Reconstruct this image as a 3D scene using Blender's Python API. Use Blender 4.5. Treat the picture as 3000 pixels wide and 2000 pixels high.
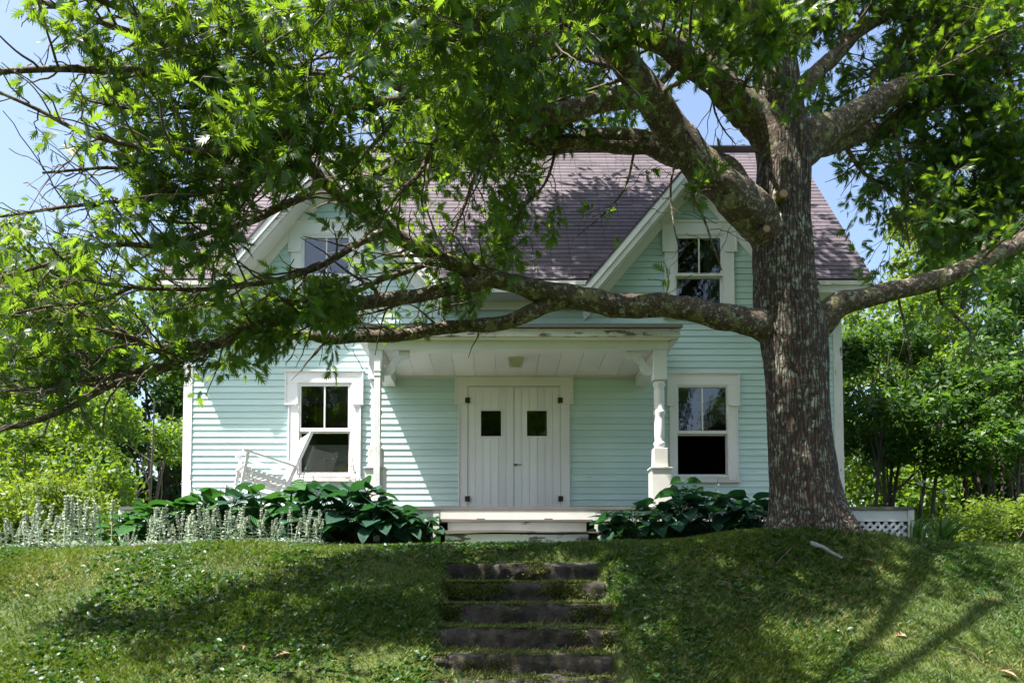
import bpy, math, random
import numpy as np
from mathutils import Vector, Matrix
SC = bpy.context.scene
for o in list(bpy.data.objects): bpy.data.objects.remove(o)
COL = SC.collection
R = math.radians

# ------------------------------------------------------------------ camera
PITCH = R(2.5); FPX = 2333.0; PPX, PPY = 1462.0, 1608.0      # photo pixels (3000 x 2000)
cam = bpy.data.cameras.new('camera'); cam.sensor_width = 36; cam.lens = FPX / 3000 * 36
cam.shift_x = (1500 - PPX) / 3000; cam.shift_y = (PPY - 1000) / 3000
cam.clip_start = 0.05; cam.clip_end = 2000
camo = bpy.data.objects.new('camera', cam); COL.objects.link(camo)
camo.location = (0, 0, 0); camo.rotation_euler = (R(90) + PITCH, 0, 0)
SC.camera = camo
# ------------------------------------------------------------------ sky, sun, exposure
SUN_TO = Vector((-2.02, -1.0, 4.6)).normalized()
w = bpy.data.worlds.new('World'); SC.world = w; w.use_nodes = True
nt = w.node_tree; bg = nt.nodes['Background']
sky = nt.nodes.new('ShaderNodeTexSky'); sky.sky_type = 'NISHITA'; sky.sun_disc = False
sky.sun_elevation = math.asin(SUN_TO.z); sky.sun_rotation = math.atan2(SUN_TO.x, SUN_TO.y)
sky.air_density = 1.0; sky.dust_density = 3.0; sky.ozone_density = 1.0
nt.links.new(sky.outputs[0], bg.inputs[0]); bg.inputs[1].default_value = 0.105
sl = bpy.data.lights.new('sun', 'SUN'); sl.energy = 5.0; sl.angle = R(0.55); sl.color = (1.0, 0.955, 0.88)
so = bpy.data.objects.new('sun', sl); COL.objects.link(so)
so.rotation_euler = (-SUN_TO).to_track_quat('-Z', 'Y').to_euler(); so.location = (-8, -4, 20)
SC.view_settings.view_transform = 'Standard'; SC.view_settings.look = 'None'
SC.view_settings.exposure = 1.68; SC.view_settings.gamma = 1.0; SC.view_settings.use_curve_mapping = False
SC.render.engine = 'CYCLES'
SC.cycles.max_bounces = 7; SC.cycles.diffuse_bounces = 3; SC.cycles.glossy_bounces = 3
SC.cycles.transmission_bounces = 4; SC.cycles.transparent_max_bounces = 8
SC.cycles.use_denoising = True; SC.cycles.denoiser = 'OPENIMAGEDENOISE'; SC.cycles.denoising_input_passes = 'RGB_ALBEDO_NORMAL'; SC.cycles.denoising_prefilter = 'ACCURATE'; SC.cycles.caustics_reflective = False; SC.cycles.caustics_refractive = False
SC.cycles.sample_clamp_indirect = 4.0

rng = np.random.default_rng(7); random.seed(7)
CA, SA = math.cos(PITCH), math.sin(PITCH)
def at(px, py, Y):
    """point of the photograph's pixel (3000 x 2000) at distance Y from the camera"""
    u, v = (px - PPX) / FPX, (PPY - py) / FPX
    d = (u, CA - v * SA, SA + v * CA); t = Y / d[1]
    return Vector((d[0] * t, Y, d[2] * t))
def proj(p):
    d = p[1] * CA + p[2] * SA
    return PPX + FPX * p[0] / d, PPY - FPX * (-p[1] * SA + p[2] * CA) / d
K = 3000 / 2352

# ------------------------------------------------------------------ noise
def _h(i, j, k):
    n = (i * 374761393 + j * 668265263 + k * 1274126177) & 0x7fffffff
    n = ((n ^ (n >> 13)) * 1274126177) & 0x7fffffff
    return ((n ^ (n >> 16)) & 0xffff) / 65535.0
def vn(p, f=1.0, seed=0):
    p = np.asarray(p, float) * f + 100.0 + seed * 17.3
    i = np.floor(p).astype(np.int64); t = p - i; t = t * t * (3 - 2 * t)
    r = 0
    for a in (0, 1):
        for b in (0, 1):
            for c in (0, 1):
                wgt = (t[..., 0] if a else 1 - t[..., 0]) * (t[..., 1] if b else 1 - t[..., 1]) * (t[..., 2] if c else 1 - t[..., 2])
                r = r + wgt * _h(i[..., 0] + a, i[..., 1] + b, i[..., 2] + c)
    return r
def vn2(x, y, f=1.0, seed=0):
    x = np.asarray(x, float); y = np.asarray(y, float)
    return vn(np.stack([x, y, np.zeros_like(x)], -1), f, seed)

# ------------------------------------------------------------------ mesh helpers
def mesh_np(name, V, faces, smooth=False, attr=None):
    """faces: list of (m,k) index arrays"""
    me = bpy.data.meshes.new(name)
    V = np.ascontiguousarray(V, dtype=np.float32)
    faces = [np.asarray(f, dtype=np.int32) for f in faces if len(f)]
    me.vertices.add(len(V)); me.vertices.foreach_set('co', V.ravel())
    nl = sum(f.size for f in faces); nf = sum(len(f) for f in faces)
    me.loops.add(nl); me.polygons.add(nf)
    me.loops.foreach_set('vertex_index', np.concatenate([f.ravel() for f in faces]))
    tot = np.concatenate([np.full(len(f), f.shape[1], np.int32) for f in faces])
    me.polygons.foreach_set('loop_start', np.concatenate([[0], np.cumsum(tot)[:-1]]).astype(np.int32))
    me.polygons.foreach_set('loop_total', tot)
    if smooth: me.polygons.foreach_set('use_smooth', np.ones(nf, bool))
    if attr is not None:
        a = me.attributes.new('tint', 'FLOAT', 'POINT'); a.data.foreach_set('value', np.ascontiguousarray(attr, np.float32))
    me.update(calc_edges=True)
    return me
def obj(name, me, mat=None, parent=None, loc=None):
    o = bpy.data.objects.new(name, me); COL.objects.link(o)
    if mat is not None and me is not None and not me.materials: me.materials.append(mat)
    if parent is not None: o.parent = parent
    if loc is not None: o.location = loc
    return o
def tag(o, label=None, cat=None, group=None, kind=None):
    if label: o['label'] = label
    if cat: o['category'] = cat
    if group: o['group'] = group
    if kind: o['kind'] = kind
    return o
def empty(name, loc=(0, 0, 0), rz=0):
    o = bpy.data.objects.new(name, None); COL.objects.link(o); o.location = loc; o.rotation_euler = (0, 0, rz)
    o.empty_display_size = 0.1
    return o
class MB:
    def __init__(s): s.v = []; s.f = []
    def hexa(s, p):          # p: 8 points, bottom ring 0-3, top ring 4-7
        b = len(s.v); s.v += [tuple(q) for q in p]
        for f in ((3, 2, 1, 0), (4, 5, 6, 7), (0, 1, 5, 4), (1, 2, 6, 5), (2, 3, 7, 6), (3, 0, 4, 7)):
            s.f.append([b + i for i in f])
        return s
    def box(s, x0, x1, y0, y1, z0, z1):
        return s.hexa([(x0, y0, z0), (x1, y0, z0), (x1, y1, z0), (x0, y1, z0), (x0, y0, z1), (x1, y0, z1), (x1, y1, z1), (x0, y1, z1)])
    def beam(s, p, q, a, b):  # a, b: half-axes vectors of the section
        p, q, a, b = map(Vector, (p, q, a, b))
        return s.hexa([p - a - b, p + a - b, p + a + b, p - a + b, q - a - b, q + a - b, q + a + b, q - a + b])
    def prism(s, poly, y0, y1):  # polygon in XZ pulled along Y
        n = len(poly); b = len(s.v)
        s.v += [(x, y0, z) for x, z in poly] + [(x, y1, z) for x, z in poly]
        s.f.append([b + i for i in range(n)]); s.f.append([b + n + i for i in reversed(range(n))])
        for i in range(n):
            j = (i + 1) % n; s.f.append([b + j, b + i, b + n + i, b + n + j])
        return s
    def lathe(s, prof, c, n=20):  # prof: (r, z)
        b = len(s.v)
        for r, z in prof:
            for k in range(n):
                t = 2 * math.pi * k / n; s.v.append((c[0] + r * math.cos(t), c[1] + r * math.sin(t), c[2] + z))
        for i in range(len(prof) - 1):
            for k in range(n):
                k2 = (k + 1) % n
                s.f.append([b + i * n + k, b + i * n + k2, b + (i + 1) * n + k2, b + (i + 1) * n + k])
        s.f.append([b + k for k in reversed(range(n))]); s.f.append([b + (len(prof) - 1) * n + k for k in range(n)])
        return s
    def tube(s, pts, rad, n=6):
        V, F = tube(np.array([tuple(p) for p in pts], float), np.array(rad if hasattr(rad, '__len__') else [rad] * len(pts), float), n)
        b = len(s.v); s.v += [tuple(v) for v in V]; s.f += [[b + i for i in f] for f in F]
        s.f.append([b + i for i in reversed(range(n))]); s.f.append([len(s.v) - n + i for i in range(n)])
        return s
    def mesh(s, name, smooth=False):
        me = bpy.data.meshes.new(name); me.from_pydata(s.v, [], s.f)
        if smooth: me.polygons.foreach_set('use_smooth', np.ones(len(me.polygons), bool))
        me.update(); return me
    def build(s, name, mat, parent=None, smooth=False, bevel=0):
        o = obj(name, s.mesh(name, smooth), mat, parent)
        if bevel:
            m = o.modifiers.new('bevel', 'BEVEL'); m.width = bevel; m.segments = 2; m.limit_method = 'ANGLE'
        return o
def tube(P, rad, n=6):
    T = np.gradient(P, axis=0); T /= np.linalg.norm(T, axis=1)[:, None] + 1e-9
    ref = np.array([0.0, 0, 1.0]) if abs(T[0][2]) < 0.9 else np.array([1.0, 0, 0])
    N = np.zeros_like(P); u = np.cross(T[0], ref); u /= np.linalg.norm(u)
    for i in range(len(P)):
        u = u - T[i] * np.dot(u, T[i]); u /= np.linalg.norm(u) + 1e-9; N[i] = u
    B = np.cross(T, N); a = np.linspace(0, 2 * np.pi, n, endpoint=False)
    V = P[:, None] + rad[:, None, None] * (N[:, None] * np.cos(a)[None, :, None] + B[:, None] * np.sin(a)[None, :, None])
    i = np.arange(len(P) - 1)[:, None]; k = np.arange(n)[None]; k2 = (k + 1) % n
    F = np.stack([i * n + k, i * n + k2, (i + 1) * n + k2, (i + 1) * n + k], -1).reshape(-1, 4)
    return V.reshape(-1, 3), F
def catmull(P, step=0.1):
    P = np.asarray(P, float); Q = np.vstack([2 * P[0] - P[1], P, 2 * P[-1] - P[-2]]); out = []
    for i in range(1, len(Q) - 2):
        n = max(2, int(np.linalg.norm(Q[i + 1][:3] - Q[i][:3]) / step)); t = np.linspace(0, 1, n, endpoint=False)[:, None]
        a, b, c, d = Q[i - 1], Q[i], Q[i + 1], Q[i + 2]
        out.append(0.5 * ((2 * b) + (c - a) * t + (2 * a - 5 * b + 4 * c - d) * t ** 2 + (3 * b - a - 3 * c + d) * t ** 3))
    out.append(P[-1:]); return np.vstack(out)

# ------------------------------------------------------------------ materials
def new_mat(name):
    m = bpy.data.materials.new(name); m.use_nodes = True
    n = m.node_tree.nodes; return m, n, m.node_tree.links, n['Principled BSDF']
def N(nodes, t, **kw):
    x = nodes.new(t)
    for k, v in kw.items(): setattr(x, k, v)
    return x
def ramp(nodes, stops):
    r = nodes.new('ShaderNodeValToRGB'); e = r.color_ramp.elements
    while len(e) < len(stops): e.new(0.5)
    for q, (p, c) in zip(e, stops): q.position = p; q.color = (*c, 1) if len(c) == 3 else c
    return r
def noise(nodes, links, scale, detail=4, rough=0.55, vec=None, stretch=None):
    t = nodes.new('ShaderNodeTexNoise'); t.inputs['Scale'].default_value = scale
    t.inputs['Detail'].default_value = detail; t.inputs['Roughness'].default_value = rough
    if vec is None: vec = nodes.new('ShaderNodeNewGeometry').outputs['Position']
    if stretch:
        mp = nodes.new('ShaderNodeMapping'); mp.inputs['Scale'].default_value = stretch
        links.new(vec, mp.inputs[0]); vec = mp.outputs[0]
    links.new(vec, t.inputs['Vector']); return t
def mix(nodes, links, fac, a, b, mode='MIX'):
    m = nodes.new('ShaderNodeMix'); m.data_type = 'RGBA'; m.blend_type = mode
    for s, v in ((m.inputs['Factor'], fac), (m.inputs['A'], a), (m.inputs['B'], b)):
        if hasattr(v, 'default_value') or hasattr(v, 'links'): links.new(v, s)
        elif isinstance(v, (int, float)): s.default_value = v
        else: s.default_value = (*v, 1)
    return m.outputs['Result']
def bump(nodes, links, h, strength, dist, bsdf):
    b = nodes.new('ShaderNodeBump'); b.inputs['Strength'].default_value = strength; b.inputs['Distance'].default_value = dist
    links.new(h, b.inputs['Height']); links.new(b.outputs[0], bsdf.inputs['Normal']); return b
def paint(name, col, dirt, rough=0.55, peel=0.62, peelcol=(0.16, 0.13, 0.11), grain=(3, 40, 40), var=0.10):
    m, n, l, b = new_mat(name)
    oi = n.new('ShaderNodeObjectInfo')
    big = noise(n, l, 1.3, 5); st = noise(n, l, 1.0, 6, 0.65, stretch=grain); fine = noise(n, l, 60, 4)
    c = mix(n, l, ramp(n, [(0.35, (0, 0, 0)), (0.8, (1, 1, 1))]).outputs[0], col, dirt)
    n_ramp = [x for x in n if x.type == 'VALTORGB'][-1]; l.new(big.outputs[0], n_ramp.inputs[0])
    hs = n.new('ShaderNodeHueSaturation'); mr = n.new('ShaderNodeMapRange')
    mr.inputs[3].default_value = 1 - var; mr.inputs[4].default_value = 1 + var * 0.5
    l.new(oi.outputs['Random'], mr.inputs[0]); l.new(mr.outputs[0], hs.inputs['Value']); l.new(c, hs.inputs['Color'])
    mx = n.new('ShaderNodeMath'); mx.operation = 'MULTIPLY'; l.new(st.outputs[0], mx.inputs[0])
    pn = noise(n, l, 2.2, 5, 0.7); l.new(pn.outputs[0], mx.inputs[1])
    pr = ramp(n, [(peel * 0.62, (0, 0, 0)), (peel * 0.62 + 0.02, (1, 1, 1))]); l.new(mx.outputs[0], pr.inputs[0])
    c2 = mix(n, l, pr.outputs[0], hs.outputs[0], peelcol)
    l.new(c2, b.inputs['Base Color']); b.inputs['Roughness'].default_value = rough
    ad = n.new('ShaderNodeMath'); ad.operation = 'ADD'; l.new(st.outputs[0], ad.inputs[0]); l.new(fine.outputs[0], ad.inputs[1])
    bump(n, l, ad.outputs[0], 0.25, 0.004, b)
    return m
M = {}
M['mint'] = paint('mint_paint', (0.53, 0.70, 0.69), (0.47, 0.62, 0.60), peel=0.70, var=0.08)
M['white'] = paint('white_paint', (0.82, 0.82, 0.83), (0.72, 0.71, 0.70), peel=0.66, grain=(6, 6, 6))
M['white_old'] = paint('worn_white_paint', (0.74, 0.73, 0.70), (0.50, 0.47, 0.42), peel=0.56, grain=(2, 20, 30))
M['white_v'] = paint('white_paint_upright', (0.82, 0.82, 0.84), (0.73, 0.72, 0.72), peel=0.68, grain=(40, 40, 3))
M['peel'] = paint('peeling_white_paint', (0.74, 0.73, 0.70), (0.45, 0.41, 0.36), peel=0.47, grain=(3, 30, 30))
M['peel_v'] = paint('flaking_upright_paint', (0.76, 0.75, 0.73), (0.55, 0.52, 0.48), peel=0.53, grain=(14, 14, 3))
M['greywood'] = paint('weathered_grey_wood', (0.17, 0.155, 0.14), (0.09, 0.08, 0.07), rough=0.8, peel=0.9, grain=(4, 40, 40))
def flat(name, col, rough=0.6, metal=0.0, var=0.0, bumpy=0):
    m, n, l, b = new_mat(name)
    t = noise(n, l, 7, 5)
    c = mix(n, l, t.outputs[0], tuple(x * 0.75 for x in col), tuple(min(1, x * 1.2) for x in col))
    l.new(c, b.inputs['Base Color']); b.inputs['Roughness'].default_value = rough; b.inputs['Metallic'].default_value = metal
    if bumpy: bump(n, l, noise(n, l, 90, 3).outputs[0], 0.4, bumpy, b)
    return m
M['iron'] = flat('rusty_iron', (0.045, 0.03, 0.022), 0.7, 0.4)
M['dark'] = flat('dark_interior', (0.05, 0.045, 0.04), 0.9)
M['blind'] = flat('grey_window_blind', (0.55, 0.49, 0.47), 0.8)
M['blind2'] = flat('brown_window_blind', (0.42, 0.27, 0.18), 0.8)
M['curtain'] = flat('pale_curtain', (0.30, 0.36, 0.34), 0.9)
M['alu'] = flat('white_storm_frame', (0.78, 0.79, 0.80), 0.4)
M['drip'] = flat('black_drip_edge', (0.02, 0.02, 0.022), 0.6)
M['frost'] = flat('frosted_lamp_glass', (0.40, 0.42, 0.36), 0.3)
M['brass'] = flat('brass_knob', (0.35, 0.22, 0.06), 0.4, 0.8)
m, n, l, b = new_mat('window_glass'); M['glass'] = m
n.remove(b); tr = n.new('ShaderNodeBsdfTransparent'); tr.inputs[0].default_value = (0.86, 0.88, 0.87, 1)
gl = n.new('ShaderNodeBsdfGlossy'); gl.inputs['Roughness'].default_value = 0.015
fr = n.new('ShaderNodeFresnel'); fr.inputs[0].default_value = 1.75; mxs = n.new('ShaderNodeMixShader')
bp = n.new('ShaderNodeBump'); bp.inputs['Strength'].default_value = 0.12; bp.inputs['Distance'].default_value = 0.01
l.new(noise(n, l, 5, 3).outputs[0], bp.inputs['Height']); l.new(bp.outputs[0], gl.inputs['Normal'])
l.new(fr.outputs[0], mxs.inputs[0]); l.new(tr.outputs[0], mxs.inputs[1]); l.new(gl.outputs[0], mxs.inputs[2])
l.new(mxs.outputs[0], n['Material Output'].inputs['Surface'])
# shingles: each cell of the tab grid has its own shade
m, n, l, b = new_mat('asphalt_shingle'); M['shingle'] = m
g = n.new('ShaderNodeNewGeometry'); mp = n.new('ShaderNodeMapping'); mp.inputs['Scale'].default_value = (2.8, 0.001, 9.3)
l.new(g.outputs['Position'], mp.inputs[0]); wn = n.new('ShaderNodeTexVoronoi'); wn.distance = 'CHEBYCHEV'; wn.inputs['Scale'].default_value = 1.0
wn.inputs['Randomness'].default_value = 0.55; l.new(mp.outputs[0], wn.inputs['Vector'])
sp = n.new('ShaderNodeSeparateColor'); l.new(wn.outputs['Color'], sp.inputs[0])
rp = ramp(n, [(0.0, (0.050, 0.038, 0.050)), (0.5, (0.088, 0.070, 0.085)), (1.0, (0.145, 0.118, 0.138))]); l.new(sp.outputs[0], rp.inputs[0])
big = noise(n, l, 1.1, 5); c = mix(n, l, big.outputs[0], rp.outputs[0], (0.08, 0.064, 0.075))
l.new(mix(n, l, 0.35, c, noise(n, l, 220, 2).outputs[1], 'OVERLAY'), b.inputs['Base Color'])
b.inputs['Roughness'].default_value = 0.85; bump(n, l, noise(n, l, 260, 2).outputs[0], 0.6, 0.004, b)
# bark
def bark(name, c0, c1, c2, lich, lich2, lscale, lthr, along=(9, 9, 1.3), d=0.03):
    m, n, l, b = new_mat(name)
    tc = n.new('ShaderNodeNewGeometry').outputs['Position']
    wv = noise(n, l, 3.0, 3); 
    mp = n.new('ShaderNodeMapping'); mp.inputs['Scale'].default_value = along; l.new(tc, mp.inputs[0])
    va = n.new('ShaderNodeMixRGB'); va.blend_type = 'ADD'; va.inputs[0].default_value = 0.55
    l.new(mp.outputs[0], va.inputs[1]); l.new(wv.outputs[1], va.inputs[2])
    vo = n.new('ShaderNodeTexVoronoi'); vo.feature = 'DISTANCE_TO_EDGE'; vo.inputs['Scale'].default_value = 2.2; l.new(va.outputs[0], vo.inputs['Vector'])
    ns = noise(n, l, 1.6, 8, 0.7, vec=va.outputs[0])
    r1 = ramp(n, [(0.0, c0), (0.12, c1), (0.5, c2)]); l.new(vo.outputs['Distance'], r1.inputs[0])
    c = mix(n, l, ns.outputs[0], r1.outputs[0], c0)
    c = mix(n, l, 0.5, c, r1.outputs[0])
    ln = noise(n, l, lscale, 8, 0.72); lr = ramp(n, [(lthr, (0, 0, 0)), (lthr + 0.06, (1, 1, 1))]); l.new(ln.outputs[0], lr.inputs[0])
    lc = noise(n, l, lscale * 3, 4); lcc = mix(n, l, lc.outputs[0], lich, lich2)
    # lichen spares the cracks
    cr = ramp(n, [(0.03, (0, 0, 0)), (0.14, (1, 1, 1))]); l.new(vo.outputs['Distance'], cr.inputs[0])
    fm = n.new('ShaderNodeMath'); fm.operation = 'MULTIPLY'; l.new(lr.outputs[0], fm.inputs[0]); l.new(cr.outputs[0], fm.inputs[1])
    l.new(mix(n, l, fm.outputs[0], c, lcc), b.inputs['Base Color']); b.inputs['Roughness'].default_value = 0.9
    hr = ramp(n, [(0.0, (0, 0, 0)), (0.25, (0.75, 0.75, 0.75)), (0.6, (1, 1, 1))]); l.new(vo.outputs['Distance'], hr.inputs[0])
    ad = n.new('ShaderNodeMath'); ad.operation = 'MULTIPLY_ADD'; ad.inputs[1].default_value = 0.6; l.new(ns.outputs[0], ad.inputs[0]); l.new(hr.outputs[0], ad.inputs[2])
    ad2 = n.new('ShaderNodeMath'); ad2.operation = 'MULTIPLY_ADD'; ad2.inputs[1].default_value = 0.25; l.new(fm.outputs[0], ad2.inputs[0]); l.new(ad.outputs[0], ad2.inputs[2])
    bump(n, l, ad2.outputs[0], 1.0, d, b)
    return m
M['bark'] = bark('oak_bark', (0.022, 0.014, 0.010), (0.105, 0.064, 0.045), (0.20, 0.13, 0.092), (0.46, 0.47, 0.38), (0.22, 0.25, 0.16), 11.0, 0.505, along=(12, 12, 1.5), d=0.05)
m, n, l, b = new_mat('lichened_limb_bark'); M['limb'] = m
a = noise(n, l, 9, 8, 0.7); a2 = noise(n, l, 30, 6, 0.75); a3 = noise(n, l, 5.5, 8, 0.72); a4 = noise(n, l, 17, 6, 0.7)
r1 = ramp(n, [(0.32, (0.022, 0.015, 0.011)), (0.5, (0.10, 0.068, 0.047)), (0.68, (0.19, 0.135, 0.095))]); l.new(a2.outputs[0], r1.inputs[0])
c = mix(n, l, ramp(n, [(0.525, (0, 0, 0)), (0.58, (1, 1, 1))]).outputs[0], r1.outputs[0], (0.21, 0.20, 0.085)); l.new(a3.outputs[0], [x for x in n if x.type == 'VALTORGB'][-1].inputs[0])
c = mix(n, l, ramp(n, [(0.56, (0, 0, 0)), (0.60, (1, 1, 1))]).outputs[0], c, (0.36, 0.37, 0.30)); l.new(a4.outputs[0], [x for x in n if x.type == 'VALTORGB'][-1].inputs[0])
c = mix(n, l, ramp(n, [(0.36, (1, 1, 1)), (0.44, (0, 0, 0))]).outputs[0], c, (0.03, 0.02, 0.014)); l.new(a.outputs[0], [x for x in n if x.type == 'VALTORGB'][-1].inputs[0])
l.new(c, b.inputs['Base Color']); b.inputs['Roughness'].default_value = 0.92
ad = n.new('ShaderNodeMath'); ad.operation = 'ADD'; l.new(a2.outputs[0], ad.inputs[0]); l.new(a.outputs[0], ad.inputs[1]); bump(n, l, ad.outputs[0], 1.0, 0.035, b)
M['scar'] = flat('sawn_wood', (0.34, 0.20, 0.10), 0.9)
M['twig'] = flat('grey_brown_twig', (0.10, 0.075, 0.055), 0.9)
M['trunk2'] = flat('grey_trunk', (0.075, 0.06, 0.048), 0.9)
def leafmat(name, dark, light, trans, tmix=0.42, rough=0.42, spec=0.5, vein=False):
    m, n, l, b = new_mat(name)
    a = n.new('ShaderNodeAttribute'); a.attribute_name = 'tint'; oi = n.new('ShaderNodeObjectInfo')
    ad = n.new('ShaderNodeMath'); ad.operation = 'ADD'; l.new(a.outputs['Fac'], ad.inputs[0])
    mu = n.new('ShaderNodeMath'); mu.operation = 'MULTIPLY_ADD'; mu.inputs[1].default_value = 0.3; mu.inputs[2].default_value = -0.15
    l.new(oi.outputs['Random'], mu.inputs[0]); l.new(mu.outputs[0], ad.inputs[1])
    c = mix(n, l, ad.outputs[0], dark, light); l.new(c, b.inputs['Base Color'])
    b.inputs['Roughness'].default_value = rough; b.inputs['Specular IOR Level'].default_value = spec
    t = n.new('ShaderNodeBsdfTranslucent'); tc = mix(n, l, ad.outputs[0], tuple(x * 0.7 for x in trans), tuple(min(1, x * 1.25) for x in trans))
    l.new(tc, t.inputs[0]); ms = n.new('ShaderNodeMixShader'); ms.inputs[0].default_value = tmix
    l.new(b.outputs[0], ms.inputs[1]); l.new(t.outputs[0], ms.inputs[2]); l.new(ms.outputs[0], n['Material Output'].inputs['Surface'])
    if vein:
        tco = n.new('ShaderNodeTexCoord'); wv = n.new('ShaderNodeTexWave'); wv.bands_direction = 'X'; wv.inputs['Scale'].default_value = 4.2; wv.inputs['Distortion'].default_value = 0.6
        l.new(tco.outputs['Object'], wv.inputs['Vector']); bump(n, l, wv.outputs['Fac'], 0.8, 0.012, b)
    return m
M['oakleaf'] = leafmat('oak_leaf', (0.005, 0.042, 0.009), (0.032, 0.105, 0.016), (0.21, 0.35, 0.018), 0.48)
M['bgleaf'] = leafmat('bright_tree_leaf', (0.026, 0.085, 0.008), (0.095, 0.17, 0.016), (0.22, 0.34, 0.014), 0.45, 0.5)
M['bgleaf2'] = leafmat('mid_green_leaf', (0.010, 0.042, 0.007), (0.045, 0.105, 0.012), (0.12, 0.25, 0.014), 0.42, 0.5)
M['bgleaf3'] = leafmat('yellow_green_leaf', (0.055, 0.12, 0.010), (0.15, 0.23, 0.025), (0.30, 0.40, 0.02), 0.45, 0.5)
M['hosta'] = leafmat('blue_green_hosta_leaf', (0.010, 0.052, 0.030), (0.035, 0.11, 0.065), (0.06, 0.22, 0.05), 0.2, 0.52, 0.3, True)
M['hostag'] = leafmat('green_hosta_leaf', (0.016, 0.085, 0.018), (0.055, 0.16, 0.03), (0.08, 0.26, 0.03), 0.22, 0.5, 0.3, True)
M['lamb'] = leafmat('silvery_felted_leaf', (0.36, 0.44, 0.34), (0.55, 0.62, 0.52), (0.30, 0.38, 0.24), 0.2, 0.9, 0.1)
M['lambfl'] = leafmat('silver_mauve_flower_spike', (0.42, 0.50, 0.38), (0.60, 0.66, 0.55), (0.3, 0.3, 0.25), 0.2, 0.9, 0.1)
M['grass'] = leafmat('lawn_grass', (0.009, 0.056, 0.003), (0.14, 0.175, 0.012), (0.17, 0.26, 0.008), 0.3, 0.55)
M['straw'] = leafmat('dry_grass', (0.17, 0.15, 0.045), (0.32, 0.28, 0.10), (0.24, 0.22, 0.06), 0.25, 0.7)
M['weed'] = leafmat('broadleaf_weed', (0.007, 0.045, 0.006), (0.055, 0.135, 0.022), (0.10, 0.23, 0.012), 0.3, 0.42)
M['lily'] = leafmat('strap_leaf', (0.030, 0.10, 0.015), (0.09, 0.19, 0.03), (0.16, 0.32, 0.03), 0.3, 0.4)
M['moss'] = leafmat('moss', (0.05, 0.08, 0.010), (0.14, 0.16, 0.025), (0.15, 0.2, 0.02), 0.2, 0.9)
M['dryleaf'] = leafmat('fallen_leaf', (0.30, 0.16, 0.09), (0.46, 0.28, 0.18), (0.3, 0.15, 0.05), 0.2, 0.7)
M['petal'] = leafmat('pale_petal', (0.55, 0.52, 0.60), (0.75, 0.72, 0.80), (0.5, 0.5, 0.5), 0.3, 0.6)
# ground
m, n, l, b = new_mat('lawn_soil'); M['ground'] = m
a = noise(n, l, 1.1, 8, 0.65); a2 = noise(n, l, 9, 6, 0.7); a3 = noise(n, l, 40, 5, 0.7)
r1 = ramp(n, [(0.30, (0.012, 0.030, 0.003)), (0.5, (0.034, 0.060, 0.005)), (0.70, (0.11, 0.10, 0.018))]); l.new(a.outputs[0], r1.inputs[0])
r2 = ramp(n, [(0.30, (0.026, 0.022, 0.010)), (0.5, (0.040, 0.070, 0.008)), (0.72, (0.10, 0.105, 0.022))]); l.new(a2.outputs[0], r2.inputs[0])
c = mix(n, l, 0.55, r1.outputs[0], r2.outputs[0]); c = mix(n, l, 0.5, c, a3.outputs[0], 'OVERLAY'); l.new(c, b.inputs['Base Color'])
b.inputs['Roughness'].default_value = 0.95; bump(n, l, a3.outputs[0], 0.8, 0.02, b)
# granite with moss and dirt
m, n, l, b = new_mat('old_granite'); M['granite'] = m
a = noise(n, l, 6, 9, 0.78); a2 = noise(n, l, 55, 3); a3 = noise(n, l, 14, 6, 0.75)
r1 = ramp(n, [(0.38, (0.014, 0.010, 0.007)), (0.55, (0.060, 0.047, 0.036)), (0.74, (0.17, 0.15, 0.13))]); l.new(a.outputs[0], r1.inputs[0])
c = mix(n, l, 0.6, r1.outputs[0], a2.outputs[0], 'OVERLAY')
r3 = ramp(n, [(0.50, (0, 0, 0)), (0.6, (1, 1, 1))]); l.new(a3.outputs[0], r3.inputs[0])
c = mix(n, l, r3.outputs[0], c, (0.045, 0.045, 0.014)); l.new(c, b.inputs['Base Color'])
b.inputs['Roughness'].default_value = 0.9; bump(n, l, a3.outputs[0], 1.0, 0.07, b)
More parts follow.
